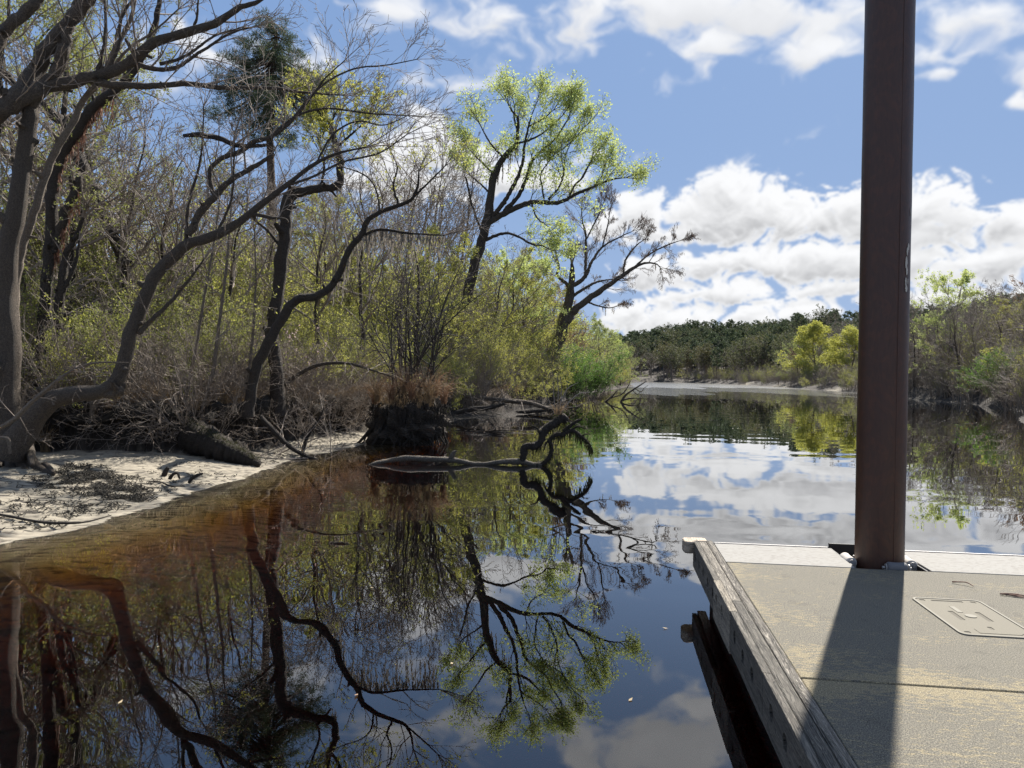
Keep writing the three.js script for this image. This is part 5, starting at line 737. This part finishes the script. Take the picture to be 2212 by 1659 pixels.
// dark drift litter on the sand: uncountable shreds
{
  const g = new THREE.Group(); g.name = 'drift_litter'; g.userData.kind = 'stuff'; tag(g, 'dark tangled leaf and weed litter strewn on the sand', 'litter'); scene.add(g); const mb = new MB(), R = rng(213);
  const shred = (x, z, k) => { let y = landH(x, z) + .004; const p = V(x, y + R() * .03 * k, z), a = R() * TAU, pts = [p]; for (let j = 0; j < 3; j++) pts.push(V(pts[j].x + Math.cos(a + (R() - .5) * 2) * .035, y + R() * .07 * k, pts[j].z + Math.sin(a + (R() - .5) * 2) * .035)); mb.tube(pts, [.004, .005, .004, .002], 3, 0, false); if (R() < .6) mb.leaf(x, y + R() * .05 * k, z, R() - .5, R() * .4, R() - .5, .06, .02, R() * 3, R()); };
  const heaps = [[185, 1028, 60, 16, 900], [215, 1042, 85, 22, 1300], [260, 1052, 60, 16, 700], [110, 1042, 60, 14, 500], [290, 1045, 50, 24, 500], [180, 1075, 130, 28, 500], [70, 1110, 110, 45, 300], [300, 1065, 160, 40, 500], [420, 1020, 120, 25, 300], [100, 1080, 130, 50, 300], [250, 1085, 120, 30, 200], [600, 985, 60, 20, 260], [700, 930, 90, 30, 500]];
  for (const [px, py, rx, ry, n] of heaps) for (let k = 0; k < n; k++) { const a = R() * TAU, q = Math.pow(R(), .7), v = on(px + Math.cos(a) * q * rx, py + Math.sin(a) * q * ry, .2), h = landH(v.x, v.z); if (h < .015 || n2(v.x * 2.4 + 8, v.z * 2.4) + .5 * n2(v.x * 7, v.z * 7) < -.12) continue; shred(v.x, v.z, n > 600 ? .8 : .4); }
  mb.build('shreds', new THREE.MeshStandardMaterial({ color: rgb(.035, .03, .022), roughness: .9, side: THREE.DoubleSide }), g).userData.kind = 'stuff';
}
{ // turf shelf overhanging the undercut foot of the bank
  const mb = new MB(), R = rng(219); const pts = []; for (let i = 2; i < 9; i++) { const a = BL[i], b = BL[i + 1], L = Math.hypot(b[0] - a[0], b[1] - a[1]), m = Math.ceil(L / .16); for (let k = 0; k < m; k++) pts.push([lerp(a[0], b[0], k / m), lerp(a[1], b[1], k / m), -(b[1] - a[1]) / L, (b[0] - a[0]) / L]); }
  for (const [off, y0, r0] of [[.0, 1.06, .15], [-.22, 1.14, .2]]) { const q = [], r = []; pts.forEach(([x, z, nx, nz], i) => { const w = n2(i * .09 + off * 9, 3) * .3 + n2(i * .3, off * 7) * .14; q.push(V(x + nx * (off + w), y0 + n2(i * .12, off + 5) * .16 + n2(i * .5, 9) * .05, z + nz * (off + w))); r.push(r0 * (.8 + .5 * n2(i * .16 + 40, off * 3))); }); mb.tube(q, r, 14, .55); }
  struct('bank_turf', mb.geometry(), new THREE.MeshStandardMaterial({ color: rgb(.035, .028, .02), roughness: 1, bumpMap: grainBump, bumpScale: .06 }));
}
{ // roots and dead stems hanging from the undercut edge
  const g = new THREE.Group(); g.name = 'bank_roots'; g.userData.kind = 'stuff'; tag(g, 'fine roots and dead stems hanging from the undercut bank', 'roots'); scene.add(g); const mb = new MB(), R = rng(215), th = new MB();
  for (let i = 2; i < 15; i++) { const a = BL[i], b = BL[i + 1], L = Math.hypot(b[0] - a[0], b[1] - a[1]), n = Math.round(L * (i < 10 ? 60 : 12)), nx = -(b[1] - a[1]) / L, nz = (b[0] - a[0]) / L; for (let k = 0; k < n; k++) { const t = R(), off = -.35 + R() * .5; let x = lerp(a[0], b[0], t) + nx * off, z = lerp(a[1], b[1], t) + nz * off, y = 1.15 + .25 * (R() - .3); const pts = [V(x, y, z)], m = 4 + Math.floor(R() * 4); for (let j = 1; j < m; j++) { x += nx * .05 * R() + (R() - .5) * .12; z += nz * .05 * R() + (R() - .5) * .12; y -= .1 + .16 * R(); if (y < landH(x, z) - .05) break; pts.push(V(x, y, z)); } if (pts.length > 1) mb.tube(pts, pts.map((_, j) => .008 * (1 - .1 * j) * (.5 + R())), 4, 0, false); if (R() < .8) tuft(th, lerp(a[0], b[0], t) - nx * .25, landH(lerp(a[0], b[0], t) - nx * .6, lerp(a[1], b[1], t) - nz * .6), lerp(a[1], b[1], t) - nz * .4, R, 5, .6, .7); } }
  mb.build('roots', wetBark, g).userData.kind = 'stuff'; th.build('dry_blades', M.grass, g).userData.kind = 'stuff';
}
{ // bits afloat
  const R = rng(217); for (const [px, py, m] of [[1443, 1357, .3], [773, 1498, 0], [1358, 1514, .3], [255, 1520, .3], [428, 2030 / 2.0, 0], [800, 1268, .3], [340, 1396, .3], [975, 1430, .3]]) { const v = on(px, py, .006), g = thing('floating_leaf', 'small pale leaf afloat on the dark water', 'leaf', v, 'leaves afloat on the river'), mb = new MB(v); mb.leaf(v.x, v.y, v.z, R() - .5, .05, R() - .5, .05, .022, 0, R()); mb.build('blade', m ? M.grassPale : M.leafRust, g); }
}
{ // mast on the far hill
  const d = 430, x = (1411 - CX) / FPX * d, top = P(1411, 737, d), y0 = landH(x, -d), g = thing('radio_mast', 'thin mast with a cross arm above the far pine hill', 'mast', V(x, y0, -d)), mb = new MB(g.position), cr = new MB(g.position); mb.tube([V(x, y0, -d), V(x, top.y, -d)], [.3, .12], 6); mb.build('pole', M.twigDark, g); cr.tube([V(x - 3, top.y - 1, -d), V(x + 3, top.y - 1, -d)], [.1, .1], 5); cr.build('cross_arm', M.twigDark, g);
}

renderer.render(scene, camera);
